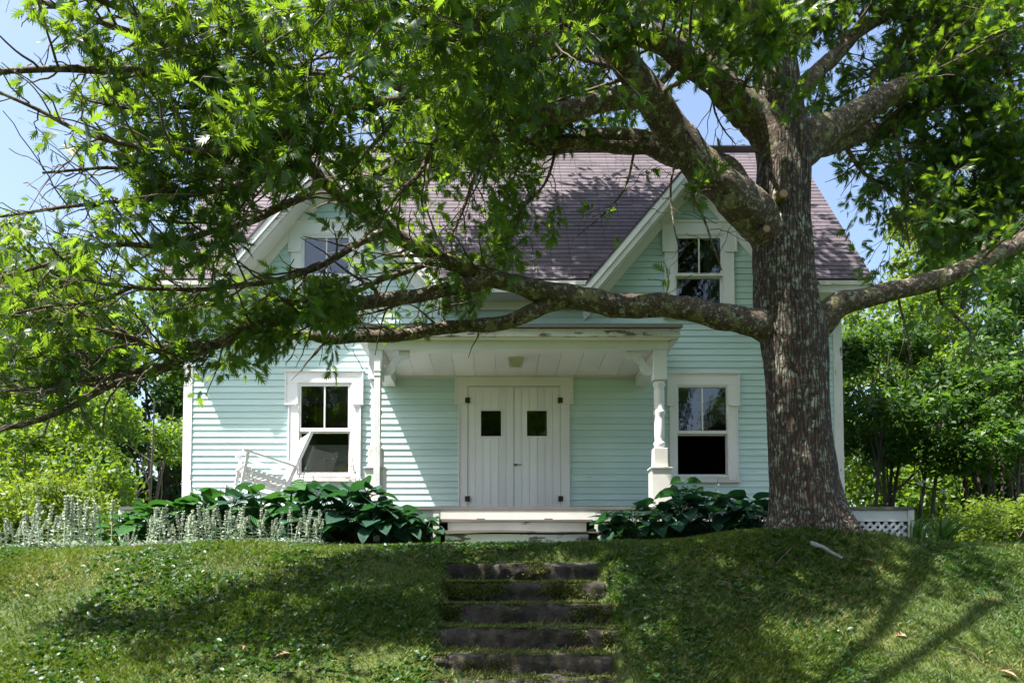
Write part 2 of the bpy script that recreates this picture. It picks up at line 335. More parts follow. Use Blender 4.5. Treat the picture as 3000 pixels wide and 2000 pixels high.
#PART2
# ------------------------------------------------------------------ ground
SY = [8.8, 8.35, 7.9, 7.45, 7.0, 6.58]; SPY = [1648, 1705, 1769, 1839, 1917, 1991]
STEPTOP = [at(1500, SPY[k_], SY[k_]).z for k_ in range(6)]
_gy = np.array([-60, 4.8, 5.6, 6.2, 7, 7.9, 8.8, 9.3, 9.8, 10.6, 11.5, 14, 40, 120, 400])
_gz = np.array([-1.55, -1.55, -1.33, -1.0, -.62, -.2, .23, .40, .475, .50, .52, .54, .6, 2.5, 6])
_ty = np.linspace(-60, 400, 23001); _tz = np.interp(_ty, _gy, _gz); _k = np.hanning(41); _k /= _k.sum()
_tz2 = np.convolve(np.pad(_tz, 20, 'edge'), _k, 'valid')
def gz(x, y):
    x = np.asarray(x, float); y = np.asarray(y, float)
    z = np.interp(y, _ty, _tz2)
    z = z + 0.17 * np.exp(-((x - 3.5) ** 2 / 2.2 + (y - 9.45) ** 2 / 0.9)) + 0.30 * np.exp(-((x - 3.45) ** 2 / 1.0 + (y - 8.75) ** 2 / 0.22))
    near = np.exp(-((x - .27) / 1.1) ** 4)
    z = z + (vn2(x, y, 0.9) - .5) * 0.09 * (1 - .7 * near) + (vn2(x, y, 4.0, 3) - .5) * 0.025
    z = z - 0.05 * np.clip((-x - 3) / 3, 0, 1) * np.clip((y - 8) / 2, 0, 1)
    yy = y - .07; st = np.full_like(z, -1.2)
    for k_ in range(5, -1, -1): st = np.where(yy >= SY[k_], STEPTOP[k_] - .035 + np.clip((yy - SY[k_] - .10) / .3, 0, 1) * (.05 + .08 * (vn2(x, y, 2.5, 60) - .4)), st)
    wgt = np.clip((.90 + .12 * (vn2(y * 0, y, 2.2, 61) - .5) - np.abs(x - .27)) / .10, 0, 1) * (yy > SY[5] - .1) * np.clip((9.22 - yy) / .15, 0, 1)
    return np.where(wgt > 0, z * (1 - wgt) + np.minimum(st, z + .1) * wgt, z)
def graded(lo, hi, a, b, fine, coarse):
    s = [a]
    while s[-1] < b: s.append(s[-1] + fine)
    st = fine; q = s[-1]
    while q < hi: st = min(coarse, st * 1.35); q += st; s.append(q)
    st = fine; q = a; pre = []
    while q > lo: st = min(coarse, st * 1.35); q -= st; pre.append(q)
    return np.array(pre[::-1] + s)
gx = graded(-260, 260, -7, 8, 0.07, 25); gy = graded(-60, 380, 5.5, 12, 0.06, 25)
GX, GY = np.meshgrid(gx, gy); V = np.stack([GX, GY, gz(GX, GY)], -1).reshape(-1, 3)
nx, ny = len(gx), len(gy); i = np.arange(ny - 1)[:, None] * nx + np.arange(nx - 1)[None]
F = np.stack([i, i + 1, i + nx + 1, i + nx], -1).reshape(-1, 4)
o = obj('ground', mesh_np('ground', V, [F], True), M['ground']); tag(o, kind='structure')

# ------------------------------------------------------------------ house
YW = 13.7; XL, XR = -5.43, 5.92; CX = 0.25; DECK = 1.14
house = empty('farmhouse', (0, 0, 0))
tag(house, 'old two-storey mint green clapboard farmhouse with white trim and twin gables', 'house')
EXP = 0.11
def wx(px, py=1250): return at(px, py, YW).x
def wz(py, px=1462): return at(px, py, YW).z
# gables
GC = (CX - 3.165, CX + 3.165)
pA, pB = at(1708, 838, 13.2), at(1965, 536, 13.2)
GS = (pB.z - pA.z) / (pB.x - pA.x); GAPEX = pB.z + (GC[1] - pB.x) * GS
YE = 13.18; ZE = at(2528, 817, YE).z; YR = 16.5; ZR = at(1500, 446, YR).z; MS = (ZR - ZE) / (YR - YE)
GHW = (GAPEX - (ZE - 0.02)) / GS
XRL, XRR = XL - 0.33, XR + 0.36
def rect(x0, x1, t, b, pym=None):
    pm = (t + b) / 2
    return (wx(x0, pm), wx(x1, pm), wz(t, (x0 + x1) / 2), wz(b, (x0 + x1) / 2))
# window boxes: casing, frame, glass in metres, from the photograph, lower pair mirrored about the door
def win_dims(px):
    return {k: rect(*v) for k, v in px.items()}
lowR = dict(case=(1953, 2164, 1096, 1412), legs=(1961, 2159, 1096, 1412), frame=(1979.5, 2133, 1130, 1397), glass=(1987, 2127, 1136, 1388), rail=(1987, 2127, 1262, 1271), ear=(1953, 2164, 1096, 1187))
lowL = dict(case=(837, 1066, 1090, 1409), legs=(846, 1058.5, 1090, 1409), frame=(874, 1031.8, 1122.4, 1396), glass=(882.6, 1020.3, 1132, 1382.6), rail=(882, 1020, 1254, 1264), ear=(837, 1066, 1090, 1184))
upR = dict(case=(1938, 2156, 655, 932), legs=(1946, 2148, 655, 932), frame=(1974, 2120, 690, 921), glass=(1984.4, 2110, 699.7, 912), rail=(1984, 2110, 801.8, 810), ear=(1938, 2156, 655, 738))
upL = dict(case=(847, 1068, 655, 932), legs=(855, 1060, 655, 932), frame=(884, 1031, 688, 921), glass=(893, 1022, 699, 912), rail=(893, 1022, 803, 811), ear=(847, 1068, 655, 738))
door = dict(case=(1332, 1679, 1100, 1516), legs=(1342.7, 1668, 1100, 1516), leaf=(1369.6, 1641.9, 1132.5, 1514.5))
WINS = [('lowL', win_dims(lowL)), ('lowR', win_dims(lowR)), ('upL', win_dims(upL)), ('upR', win_dims(upR))]
DR = win_dims(door)
holes = []          # cut-outs of the clapboards
for nme, d in WINS:
    a, b_, t, bt = d['legs']; holes.append((a, b_, bt, t)); e = d['ear']; holes.append((e[0], e[1], e[3], e[2]))
a, b_, t, bt = DR['legs']; holes.append((a, b_, DECK, t)); a, b_, t, bt = DR['case']; holes.append((a, b_, wz(1182), t))
def segs_minus(x0, x1, cuts):
    out = [(x0, x1)]
    for c0, c1 in cuts:
        nxt = []
        for a, b in out:
            if c1 <= a or c0 >= b: nxt.append((a, b)); continue
            if c0 > a + .02: nxt.append((a, c0))
            if c1 < b - .02: nxt.append((c1, b))
        out = nxt
    return out
core = MB(); nclap = 0
def clap(b0, b1, t0, t1, zb, zt):
    mb = MB(); yb, yt = YW - .024, YW - .006
    zt2 = zt + .018; zb += random.uniform(-.0035, .002); yb += random.uniform(-.003, .002)
    mb.hexa([(b0, yb, zb), (b1, yb, zb), (b1, YW + .004, zb), (b0, YW + .004, zb), (t0, yt, zt2), (t1, yt, zt2), (t1, YW + .004, zt2), (t0, YW + .004, zt2)])
    mb.build('clapboard', M['mint'], house)
z = DECK - .02; row = 0
CB = 0.115   # corner board width
while z < GAPEX - .25:
    zt = z + EXP; zm = (z + zt) / 2; spans = []
    if zt < ZE - .12: spans.append((XL + CB, XR - CB, XL + CB, XR - CB))
    else:
        for c in GC:
            hb = (GAPEX - .20 - z) / GS; ht = (GAPEX - .20 - zt) / GS
            if ht > .05: spans.append((c - hb, c + hb, c - ht, c + ht))
    cuts = [(h[0], h[1]) for h in holes if h[2] < zt - .02 and h[3] > z + .02]
    for s0, s1, t0, t1 in spans:
        for a, b in segs_minus(s0, s1, cuts):
            ta, tb = (t0 if a == s0 else a), (t1 if b == s1 else b)
            L = b - a
            joint = [a, b]
            if L > 4.2: joint = [a, a + L * (0.35 + .3 * ((row * 0.618) % 1)), b]
            for q in range(len(joint) - 1):
                j0, j1 = joint[q], joint[q + 1]
                clap(j0 if q == 0 else j0 + .0012, j1, ta if q == 0 else j0 + .0012, tb if q == len(joint) - 2 else j1, z, zt); nclap += 1
            core.box(min(a, ta), max(b, tb), YW + .006, YW + .10, z - (0.3 if row == 0 else 0), zt)
    for hi, h in enumerate(holes):
        for za, zb_ in ((z, h[2]), (h[3], zt)):
            if za < zb_ - .004 and za >= z - 1e-6 and zb_ <= zt + 1e-6 and (h[2] < zt - .02 and h[3] > z + .02):
                oth = [(g_[0], g_[1]) for k_, g_ in enumerate(holes) if k_ != hi and g_[2] < zb_ - .004 and g_[3] > za + .004]
                for a, b in segs_minus(h[0], h[1], oth):
                    if b - a > .012: clap(a + .0005, b - .0005, a + .0005, b - .0005, za, zb_ - (.018 if zb_ < zt - 1e-6 else 0)); nclap += 1; core.box(a, b, YW + .006, YW + .10, za, zb_)
    z = zt; row += 1
core.build('wall', M['dark'], house)
# other walls of the house (sides and back)
YB = YR + (YR - YW) ; sw = MB()
for k in range(0, 36):
    zb = DECK - .05 + k * EXP
    for xs, s in ((XL, -1), (XR, 1)):
        x0, x1 = sorted((xs, xs + s * .02)); 
        sw.hexa([(xs - s * .05, YW + .1, zb), (xs + s * .022, YW + .1, zb), (xs + s * .022, YB, zb), (xs - s * .05, YB, zb),
                 (xs - s * .05, YW + .1, zb + EXP), (xs + s * .006, YW + .1, zb + EXP), (xs + s * .006, YB, zb + EXP), (xs - s * .05, YB, zb + EXP)])
o = sw.build('side_siding', M['mint'], house); tag(o, kind='stuff')
bw = MB(); bw.box(XL, XR, YB, YB + .1, .5, ZE)
for xs in (XL + .06, XR - .06):
    bw.prism([(xs - .03, 0), (xs + .03, 0), (xs + .03, .01), (xs - .03, .01)], 0, 0.01) if False else None
    b0 = len(bw.v); q = 0.02
    bw.v += [(xs - q, YW + .1, ZE - .2), (xs - q, YB, ZE - .2), (xs - q, YR, ZR - .12), (xs + q, YW + .1, ZE - .2), (xs + q, YB, ZE - .2), (xs + q, YR, ZR - .12)]
    bw.f += [[b0, b0 + 1, b0 + 2], [b0 + 5, b0 + 4, b0 + 3], [b0, b0 + 3, b0 + 4, b0 + 1], [b0 + 1, b0 + 4, b0 + 5, b0 + 2], [b0 + 2, b0 + 5, b0 + 3, b0]]
bw.build('back_wall', M['mint'], house)
inn = MB(); inn.box(XL + .1, XR - .1, YW + .12, YB - .05, DECK - .06, DECK); inn.box(XL + .1, XR - .1, YW + .12, YB - .05, 3.9, 3.95)
inn.box(XL + .1, XR - .1, 17.0, 17.06, DECK, 7.5); inn.box(-.9, -.84, YW + .12, 17, DECK, 3.9); inn.box(1.4, 1.46, YW + .12, 17, DECK, 3.9)
inn.build('interior_partition', M['dark'], house)
fd = MB(); fd.box(XL + .05, XR - .05, YW + .02, YB, .3, DECK - .07); fd.build('foundation', M['granite'], house)
for x0, x1 in ((XL - .012, XL + CB - .002), (XR - CB + .002, XR + .012)):
    mb = MB().box(x0, x1, YW - .034, YW + .1, DECK - .03, ZE - .15)
    xo = x0 if x0 < 0 else x1; s = -1 if x0 < 0 else 1
    mb.box(*(sorted((xo + s * .001, xo + s * .026))), YW - .034, YW + .13, DECK - .03, ZE - .15)
    o = mb.build('corner_board', M['peel_v' if x0 > 0 else 'white_v'], house)
    if x0 > 0: o['label'] = 'corner board with flaking white paint'

def ear_casing(d, name, mat, depth=.05):
    """eared head casing with legs, one mesh"""
    mb = MB(); c, lg, fr, er = d['case'], d['legs'], d['frame'], d['ear']
    y0 = YW - depth; top = c[2]
    mb.box(lg[0], fr[0], y0, YW + .02, lg[3] + .035, er[3] - .002); mb.box(fr[1], lg[1], y0, YW + .02, lg[3] + .035, er[3] - .002)   # legs
    mb.box(er[0], fr[0], y0 - .008, YW + .02, er[3], fr[2]); mb.box(fr[1], er[1], y0 - .008, YW + .02, er[3], fr[2])      # ears
    mb.box(er[0], er[1], y0 - .008, YW + .02, fr[2] + .001, top)                                                           # head
    mb.box(er[0] - .022, er[1] + .022, y0 - .034, YW + .01, top - .002, top + .026)                                        # cap
    for xa in (er[0], er[1] - .024): mb.box(xa, xa + .024, y0 - .024, y0 - .009, er[3], top - .004)                        # raised ear moulding
    for xa in (lg[0], lg[1] - .02): mb.box(xa, xa + .02, y0 - .016, y0 - .001, lg[3] + .036, er[3] - .03)
    for xa, xb in ((er[0] - .006, fr[0] - .02), (fr[1] + .02, er[1] + .006)): mb.box(xa, xb, y0 - .03, y0 - .0085, er[3] - .024, er[3] - .001)
    return mb.build(name, mat, house)
def window(d, blind=None, curtain=False, label=None, black=False, knob=False):
    w_ = ear_casing(d, 'window', M['white'])
    if label: w_['label'] = label
    lg, fr, g, r = d['legs'], d['frame'], d['glass'], d['rail']
    MB().box(lg[0] - .03, lg[1] + .03, YW - .085, YW + .02, lg[3] - .012, lg[3] + .034).box(fr[0] - .01, fr[1] + .01, YW - .04, YW + .03, lg[3] + .0342, fr[3] - .0005).build('sill', M['white_old'], w_)
    y0, y1 = YW - .035, YW + .03
    # frame of the storm window
    mb = MB(); t = .022
    mb.box(fr[0] + .001, fr[0] + t, y0 - .012, y1, fr[3], fr[2]); mb.box(fr[1] - t, fr[1] - .001, y0 - .012, y1, fr[3], fr[2])
    mb.box(fr[0] + t, fr[1] - t, y0 - .012, y1, fr[2] - t, fr[2]); mb.box(fr[0] + t, fr[1] - t, y0 - .012, y1, fr[3], fr[3] + t)
    mb.build('frame', M['alu'], w_)
    xm = (g[0] + g[1]) / 2
    # upper sash in front of the lower one
    mb = MB(); mb.box(fr[0] + t + .001, g[0], y0, y1, r[3], fr[2] - t - .001); mb.box(g[1], fr[1] - t - .001, y0, y1, r[3], fr[2] - t - .001)
    mb.box(g[0] + .0005, g[1] - .0005, y0, y1, g[2], fr[2] - t - .001); mb.box(g[0] + .0005, g[1] - .0005, y0, y1, r[3], r[2])
    mb.build('sash', M['white'], w_)
    MB().box(xm - .012, xm + .012, y0 + .004, y1 - .01, r[2] + .0005, g[2] - .0005).build('muntin', M['white'], w_)
    for a, b in ((g[0], xm - .012), (xm + .012, g[1])):
        MB().box(a + .0006, b - .0006, y0 + .022, y0 + .026, r[2] + .0006, g[2] - .0006).build('pane', M['glass'], w_)
    y0, y1 = YW + .02 + .015, YW + .07
    mb = MB(); mb.box(fr[0] + t + .001, g[0] - .004, y0, y1, fr[3] + t + .001, r[3] - .002); mb.box(g[1] + .004, fr[1] - t - .001, y0, y1, fr[3] + t + .001, r[3] - .002)
    mb.box(g[0] - .0035, g[1] + .0035, y0, y1, fr[3] + t + .001, g[3]); mb.box(g[0] - .0035, g[1] + .0035, y0, y1, r[3] - .02, r[3] - .002)
    mb.build('sash', M['white'], w_)
    if not black:
        MB().box(g[0] - .003, g[1] + .003, y0 + .02, y0 + .024, g[3] + .001, r[3] - .021).build('pane', M['glass'], w_)
    if blind:
        zt = r[3] - .02 - (r[3] - g[3]) * (.27 if blind == 'blind' else .02)
        mb = MB(); mb.box(g[0] - .03, g[1] + .03, YW + .115, YW + .12, g[3] - .05, zt)
        mb.build('blind', M[blind], w_)
        if knob: MB().lathe([(.004, 0), (.016, .006), (.016, .02), (.004, .026)], (xm + .04, YW + .105, g[3] + .22), 10).build('blind_pull', M['brass'], w_)
    if curtain:
        for x0, x1 in ((g[1] - .25, g[1] + .02), (g[0] - .02, g[0] + .06)):
            xs = np.linspace(x0, x1, 25); pts = [(x, YW + .13 + .018 * math.sin(i * 1.7)) for i, x in enumerate(xs)]
            mb = MB()
            for i_ in range(24):
                (xa, ya), (xb, yb) = pts[i_], pts[i_ + 1]
                mb.hexa([(xa, ya, g[3]), (xb, yb, g[3]), (xb, yb + .003, g[3]), (xa, ya + .003, g[3]), (xa, ya, g[2]), (xb, yb, g[2]), (xb, yb + .003, g[2]), (xa, ya + .003, g[2])])
            mb.build('curtain', M['curtain'], w_)
    return w_
D = dict(WINS)
window(D['lowL'], blind='blind', knob=True, label='ground floor window with grey blind half down')
window(D['lowR'], black=True, label='ground floor window with dark open lower sash')
window(D['upL'], blind='blind2', label='gable window with brown blind in its lower sash')
window(D['upR'], curtain=True, label='gable window with a pale curtain inside')

# ---- double door
dl = DR['leaf']; dc = dict(case=DR['case'], legs=DR['legs'], frame=(dl[0], dl[1], dl[2], DECK), ear=(DR['case'][0], DR['case'][1], DR['case'][2], wz(1182)))
dc['legs'] = (*DR['legs'][:3], DECK - .034)
fr_ = ear_casing(dc, 'door_casing', M['white_v'])
xm = (dl[0] + dl[1]) / 2; dw = [rect(1406.5, 1470.6, 1200.6, 1280.8), rect(1540.9, 1605, 1200.6, 1280.8)]
for s, (x0, x1) in enumerate(((dl[0] + .002, xm - .003), (xm + .003, dl[1] - .002))):
    wdw = dw[s]; y0, y1 = YW - .03, YW - .008
    bk = MB()
    for a, b, c, d_ in ((x0, wdw[0], DECK + .01, dl[2] - .006), (wdw[1], x1, DECK + .01, dl[2] - .006), (wdw[0], wdw[1], DECK + .01, wdw[3]), (wdw[0], wdw[1], wdw[2], dl[2] - .006)):
        bk.box(a, b, y1 + .001, YW + .02, c, d_)
    dp = bk.build('door', M['white_v'], house)
    pw = (x1 - x0) / 6
    for k in range(6):
        a, b = x0 + k * pw + .0022, x0 + (k + 1) * pw - .0022; jig = .0015 * math.sin(k * 5 + s)
        spans = [(DECK + .012, dl[2] - .008)]
        parts = []
        ov = min(b, wdw[1]) - max(a, wdw[0])
        mb = MB()
        if ov <= .004: mb.box(a, b, y0 + jig, y1, DECK + .012, dl[2] - .008)
        else:
            mb.box(a, b, y0 + jig, y1, DECK + .012, wdw[3] - .0005); mb.box(a, b, y0 + jig, y1, wdw[2] + .0005, dl[2] - .008)
            for u0, u1 in ((a, min(b, wdw[0])), (max(a, wdw[1]), b)):
                if u1 - u0 > .004: mb.box(u0, u1, y0 + jig, y1, wdw[3], wdw[2])
        mb.build('plank', M['white_v'], dp)
    mb = MB(); t = .016
    mb.box(wdw[0], wdw[0] + t, y0 - .008, YW + .018, wdw[3], wdw[2]); mb.box(wdw[1] - t, wdw[1], y0 - .008, YW + .018, wdw[3], wdw[2])
    mb.box(wdw[0] + t, wdw[1] - t, y0 - .008, YW + .018, wdw[3], wdw[3] + t); mb.box(wdw[0] + t, wdw[1] - t, y0 - .008, YW + .018, wdw[2] - t, wdw[2])
    mb.build('window_frame', M['white'], dp)
    MB().box(wdw[0] + t, wdw[1] - t, YW + .004, YW + .008, wdw[3] + t, wdw[2] - t).build('pane', M['glass'], dp)
    xh = x0 if s == 0 else x1
    for zz in (wz(1174), wz(1461)):
        hb = MB(); hb.box(xh - .042, xh + .042, y0 - .034, y0 - .002 - .0, zz - .045, zz + .045); hb.tube([(xh, y0 - .036, zz - .048), (xh, y0 - .036, zz + .048)], .008, 8)
        hb.build('hinge', M['iron'], dp)
    if s == 0:
        lb = MB(); zz = wz(1361); lb.tube([(xm - .01, y0 - .014, zz), (xm + .13, y0 - .014, zz)], .006, 6); lb.box(xm + .03, xm + .045, y0 - .03, y0 - .003, zz - .03, zz + .012); lb.box(xm - .006, xm + .008, y0 - .02, y0 - .003, zz - .02, zz + .02)
        lb.build('latch', M['iron'], dp)
MB().tube([(wx(1647), YW - .06, wz(1308)), (wx(1647), YW - .09, wz(1308))], .018, 10).build('door_bell', M['white'], house)

# ---- roof: rows of boarding with shingles on them, cut round the gables
sl_len = math.hypot(YR - YE, ZR - ZE); ang = math.atan2(ZR - ZE, YR - YE); CE = 0.145
def roof_pt(s): return YE + s * math.cos(ang), ZE + s * math.sin(ang)
rb = MB(); strips = []; nrow = int(sl_len / CE)
for k in range(nrow + 1):
    s0 = k * CE; s1 = min(sl_len, s0 + CE)
    (ya, za), (yb, zb) = roof_pt(s0), roof_pt(s1)
    cuts = []
    for c in GC:
        h = (GAPEX - za) / GS
        if h > 0.02: cuts.append((c - h, c + h))
    for a, b in segs_minus(XRL, XRR, cuts):
        t = .09; nyv, nzv = -math.sin(ang), math.cos(ang)
        rb.hexa([(a, ya - nyv * t, za - nzv * t), (b, ya - nyv * t, za - nzv * t), (b, ya, za), (a, ya, za), (a, yb - nyv * t, zb - nzv * t), (b, yb - nyv * t, zb - nzv * t), (b, yb, zb), (a, yb, zb)])
        off = XRL + (k % 3) * .33; q = off - 1.0
        while q < b:
            u0, u1 = max(a - .015, q + .002), min(b + .015, q + .998)
            if u1 - u0 > .04: strips.append((k, u0, u1))
            q += 1.0
# back slope
t = .09
rb.hexa([(XRL, YR + .02, ZR - .1), (XRR, YR + .02, ZR - .1), (XRR, YR + .02, ZR), (XRL, YR + .02, ZR), (XRL, 2 * YR - YE, ZE - .1), (XRR, 2 * YR - YE, ZE - .1), (XRR, 2 * YR - YE, ZE), (XRL, 2 * YR - YE, ZE)])
roof = rb.build('roof', M['drip'], house)
unit = MB()   # one strip: three tabs with slots, thick butt edge
for tb in range(3):
    x0, x1 = tb / 3 + .004, (tb + 1) / 3 - .004
    unit.hexa([(x0, -.012, .002), (x1, -.012, .002), (x1, CE + .03, 0), (x0, CE + .03, 0), (x0, -.012, .016), (x1, -.012, .016), (x1, CE + .03, .004), (x0, CE + .03, .004)])
um = unit.mesh('shingle'); um.materials.append(M['shingle'])
def strip_z(k): y, z_ = roof_pt(k * CE); return y, z_
strips.sort(key=lambda s: (s[0] ** 1.0) + abs((s[1] + s[2]) / 2) * .15)
rest = MB()
for q, (k, u0, u1) in enumerate(strips):
    y, z_ = roof_pt(k * CE)
    mtx = Matrix.Translation((u0, y, z_)) @ Matrix.Rotation(ang, 4, 'X') @ Matrix.Translation((0, random.uniform(-.004, .004), .001)) @ Matrix.Diagonal((u1 - u0, 1, 1, 1))
    if q < 300:
        o = obj('shingle', um, None, roof); o.matrix_local = mtx
    else:
        b0 = len(rest.v); rest.v += [tuple(mtx @ Vector(v)) for v in unit.v]; rest.f += [[b0 + i for i in f] for f in unit.f]
if rest.v:
    o = rest.build('shingles', M['shingle'], roof); tag(o, kind='stuff')
rc = MB(); rc.beam((XRL, YR, ZR - .005), (XRR, YR, ZR - .005), (0, .09, -.09 * MS * .9), (0, 0, .012)); rc.beam((XRL, YR + .08, ZR - .06), (XRR, YR + .08, ZR - .06), (0, .09, -.09 * MS), (0, 0, .012))
rc.build('ridge_cap', M['shingle'], roof)
v = MB().lathe([(.05, -.2), (.05, .16), (.07, .17), (.07, .2), (.0, .22)], (at(2176, 438, 16.6).x, 16.62, ZR), 12); v.build('vent_pipe', M['drip'], roof)
# chimney stub near the ridge, mostly behind leaves
# main eave: fascia, crown and soffit between and beside the gables
for a, b in segs_minus(XRL, XRR, [(c - GHW, c + GHW) for c in GC]):
    e = MB(); e.box(a, b, YE + .012, YE + .045, ZE - .22, ZE - .03); e.box(a, b, YE - .012, YE + .011, ZE - .10, ZE - .028)
    e.build('eave_fascia', M['white_old'], house)
    MB().box(a + .002, b - .002, YE + .046, YW - .03, ZE - .215, ZE - .195).build('eave_soffit', M['white'], house)
    MB().box(max(a, XL + CB), min(b, XR - CB), YW - .05, YW - .026, ZE - .36, ZE - .217).build('frieze_board', M['white'], house)
# main roof's own rakes at both gable ends
for xs, s in ((XRL, 1), (XRR, -1)):
    mb = MB()
    for sg in (1, -1):
        y0_, z0_ = (YE, ZE) if sg == 1 else (2 * YR - YE, ZE)
        d = Vector((0, YR - y0_, ZR - z0_)).normalized(); nn = Vector((0, -d.z * (1 if sg == 1 else -1), abs(d.y)))
        p = Vector((xs + s * .02, y0_, z0_)) - nn * .17; q = Vector((xs + s * .02, YR - sg * .002, ZR)) - nn * .17
        mb.beam(p, q, (.018, 0, 0), nn * .075)
    mb.build('rake_board', M['white_old'], house)
    mb = MB()
    for sg in (1, -1):
        y0_ = YE + .05 if sg == 1 else 2 * YR - YE
        d = Vector((0, YR - y0_, ZR - ZE)).normalized(); nn = Vector((0, -d.z * (1 if sg == 1 else -1), abs(d.y)))
        xa = xs + s * .04; xb = (XL if s == 1 else XR); xmid = (xa + xb) / 2
        mb.beam(Vector((xmid, y0_, ZE)) - nn * .13, Vector((xmid, YR - sg * .002, ZR)) - nn * .13, (abs(xb - xa) / 2, 0, 0), nn * .01)
    mb.build('rake_soffit', M['white'], house)
# gables: rake boards, soffits, friezes, roof slabs
YF = 13.2; cg = math.cos(math.atan(GS))
for c in GC:
    for s in (-1, 1):
        def zl(x, off): return GAPEX - GS * abs(x - c) - off / cg
        xt = c + s * (GHW + .04); xi = c + s * .0008
        def pris(name, o1, o2, y0, y1, mat, xtail=None, par=house):
            xq = xt if xtail is None else xtail
            P = [(xi, zl(xi, o1)), (xq, zl(xq, o1)), (xq - s * (o2 - o1) * .2, zl(xq - s * (o2 - o1) * .2, o2)), (xi, zl(xi, o2))]
            return MB().prism(P, y0, y1).build(name, mat, par)
        ym = YE + (GAPEX - ZE) / MS + .3
        P = [(xi, zl(xi, 0)), (xt, zl(xt, 0)), (xt, zl(xt, .028)), (xi, zl(xi, .028))]
        MB().prism(P, YF - .045, ym).build('gable_roof', M['shingle'], house)
        pris('rake_board', .030, .125, YF - .03, YF, M['white'])
        pris('rake_board', .1255, .215, YF - .006, YF + .03, M['peel' if (c < 0) else 'white_old'])
        pris('rake_soffit', .19, .205, YF + .031, YW - .026, M['white'])
        pris('rake_frieze', .206, .33, YW - .055, YW - .027, M['white'])
    tri = MB(); tri.prism([(c - .17, zl(c - .17, .33)), (c + .17, zl(c + .17, .33)), (c, zl(c, .332))], YW - .045, YW - .03); tri.build('gable_peak_panel', M['white_old'], house)

# ---- deck, porch
DX0, DX1, DY = -5.58, 6.09, 11.75
deck = MB().box(DX0 - .03, DX1 + .03, DY - .03, YW - .03, DECK - .045, DECK).build('deck', M['greywood'], house)
stepx0, stepx1 = at(1304, 1590, 11.2).x, at(1724, 1590, 11.2).x
xs_ = [DX0, -3.6, at(1278, 1500, DY).x, at(1750, 1500, DY).x, 4.2, DX1]
for a, b in zip(xs_[:-1], xs_[1:]):
    MB().box(a + .004, b - .004, DY, DY + .028, DECK - .215, DECK - .047).build('skirt_board', M['white_old'], deck)
for x in xs_:
    MB().box(x - .045, x + .045, DY - .018, DY - .002, .40, DECK - .047).build('skirt_post', M['white_old'], deck)
for s in (-1, 1):
    xx = DX0 if s < 0 else DX1
    MB().box(*sorted((xx, xx - s * .028)), DY + .03, YW - .04, .5, DECK - .047).build('side_skirt', M['white_old'], deck)
for a, b in ((4.25, DX1 - .06), (DX0 + .06, -3.65)):
    zb_, zt_ = .42, DECK - .22; h = zt_ - zb_; q = a - h
    while q < b:
        for sg in (1, -1):
            x0, x1 = (q, q + h) if sg == 1 else (q + h, q)
            p = Vector((x0, DY + (.012 if sg == 1 else .022), zb_)); r_ = Vector((x1, p.y, zt_))
            # clip to panel
            f0 = 0.0; f1 = 1.0
            for lim, hi in ((a, False), (b, True)):
                dx = r_.x - p.x; tt = (lim - p.x) / dx
                if (dx > 0) != hi: f0 = max(f0, tt)
                else: f1 = min(f1, tt)
            if f1 - f0 > .08:
                pp, qq = p.lerp(r_, f0), p.lerp(r_, f1); d = (qq - pp).normalized()
                MB().beam(pp, qq, (0, .0045, 0), (-d.z * .02, 0, d.x * .02)).build('lattice_strip', M['white_old'], deck)
        q += .115
MB().box(DX0 + .1, DX1 - .1, DY + .5, DY + .55, .3, DECK - .05).build('under_deck_shade', M['dark'], deck)  # added dark sheet stands in for the shade under the deck
# steps of wood
stp = MB().box(stepx0 + .03, stepx1 - .03, 11.30, DY - .02, .45, .70).build('front_steps', M['dark'], house)
tA, tB = at(1500, 1521, 11.45).z, at(1500, 1554.5, 11.15).z
tx0, tx1 = at(1271, 1556, 11.15).x, at(1765, 1556, 11.15).x
def warped(x0, x1, y0, y1, z0, z1, amp, seed):
    mb = MB(); n_ = 24
    for i_ in range(n_):
        a, b = x0 + (x1 - x0) * i_ / n_, x0 + (x1 - x0) * (i_ + 1) / n_
        def j(x, sd): return (float(vn(np.array([x * 1.4, sd, seed]))) - .5) * amp
        mb.hexa([(a, y0 + j(a, 1), z0 + j(a, 2)), (b, y0 + j(b, 1), z0 + j(b, 2)), (b, y1, z0 + j(b, 2)), (a, y1, z0 + j(a, 2)), (a, y0 + j(a, 1), z1 + j(a, 3)), (b, y0 + j(b, 1), z1 + j(b, 3)), (b, y1, z1 + j(b, 3)), (a, y1, z1 + j(a, 3))])
    return mb
warped(tx0 + .05, tx1 - .1, 11.43, DY - .02, tA - .032, tA, .016, 1).build('tread', M['greywood'], stp)
warped(tx0, tx1, 11.13, 11.47, tB - .03, tB, .022, 2).build('tread', M['greywood'], stp)
MB().box(at(1290, 1500, 11.7).x, at(1746, 1500, 11.7).x, DY - .022, DY - .003, tA + .001, DECK - .048).build('riser', M['white_old'], stp)
MB().box(at(1312, 1540, 11.47).x, at(1718, 1540, 11.47).x, 11.47, 11.495, tB + .001, tA - .034).build('riser', M['white_old'], stp)
warped(stepx0, stepx1, 11.18, 11.205, .42, tB - .04, .02, 3).build('riser', M['peel'], stp)
for xx in (at(1408, 1515, 11.45).x, at(1608, 1515, 11.45).x): MB().box(xx - .06, xx + .06, 11.5, 11.62, tA + .002, tA + .02).build('cleat', M['greywood'], stp)
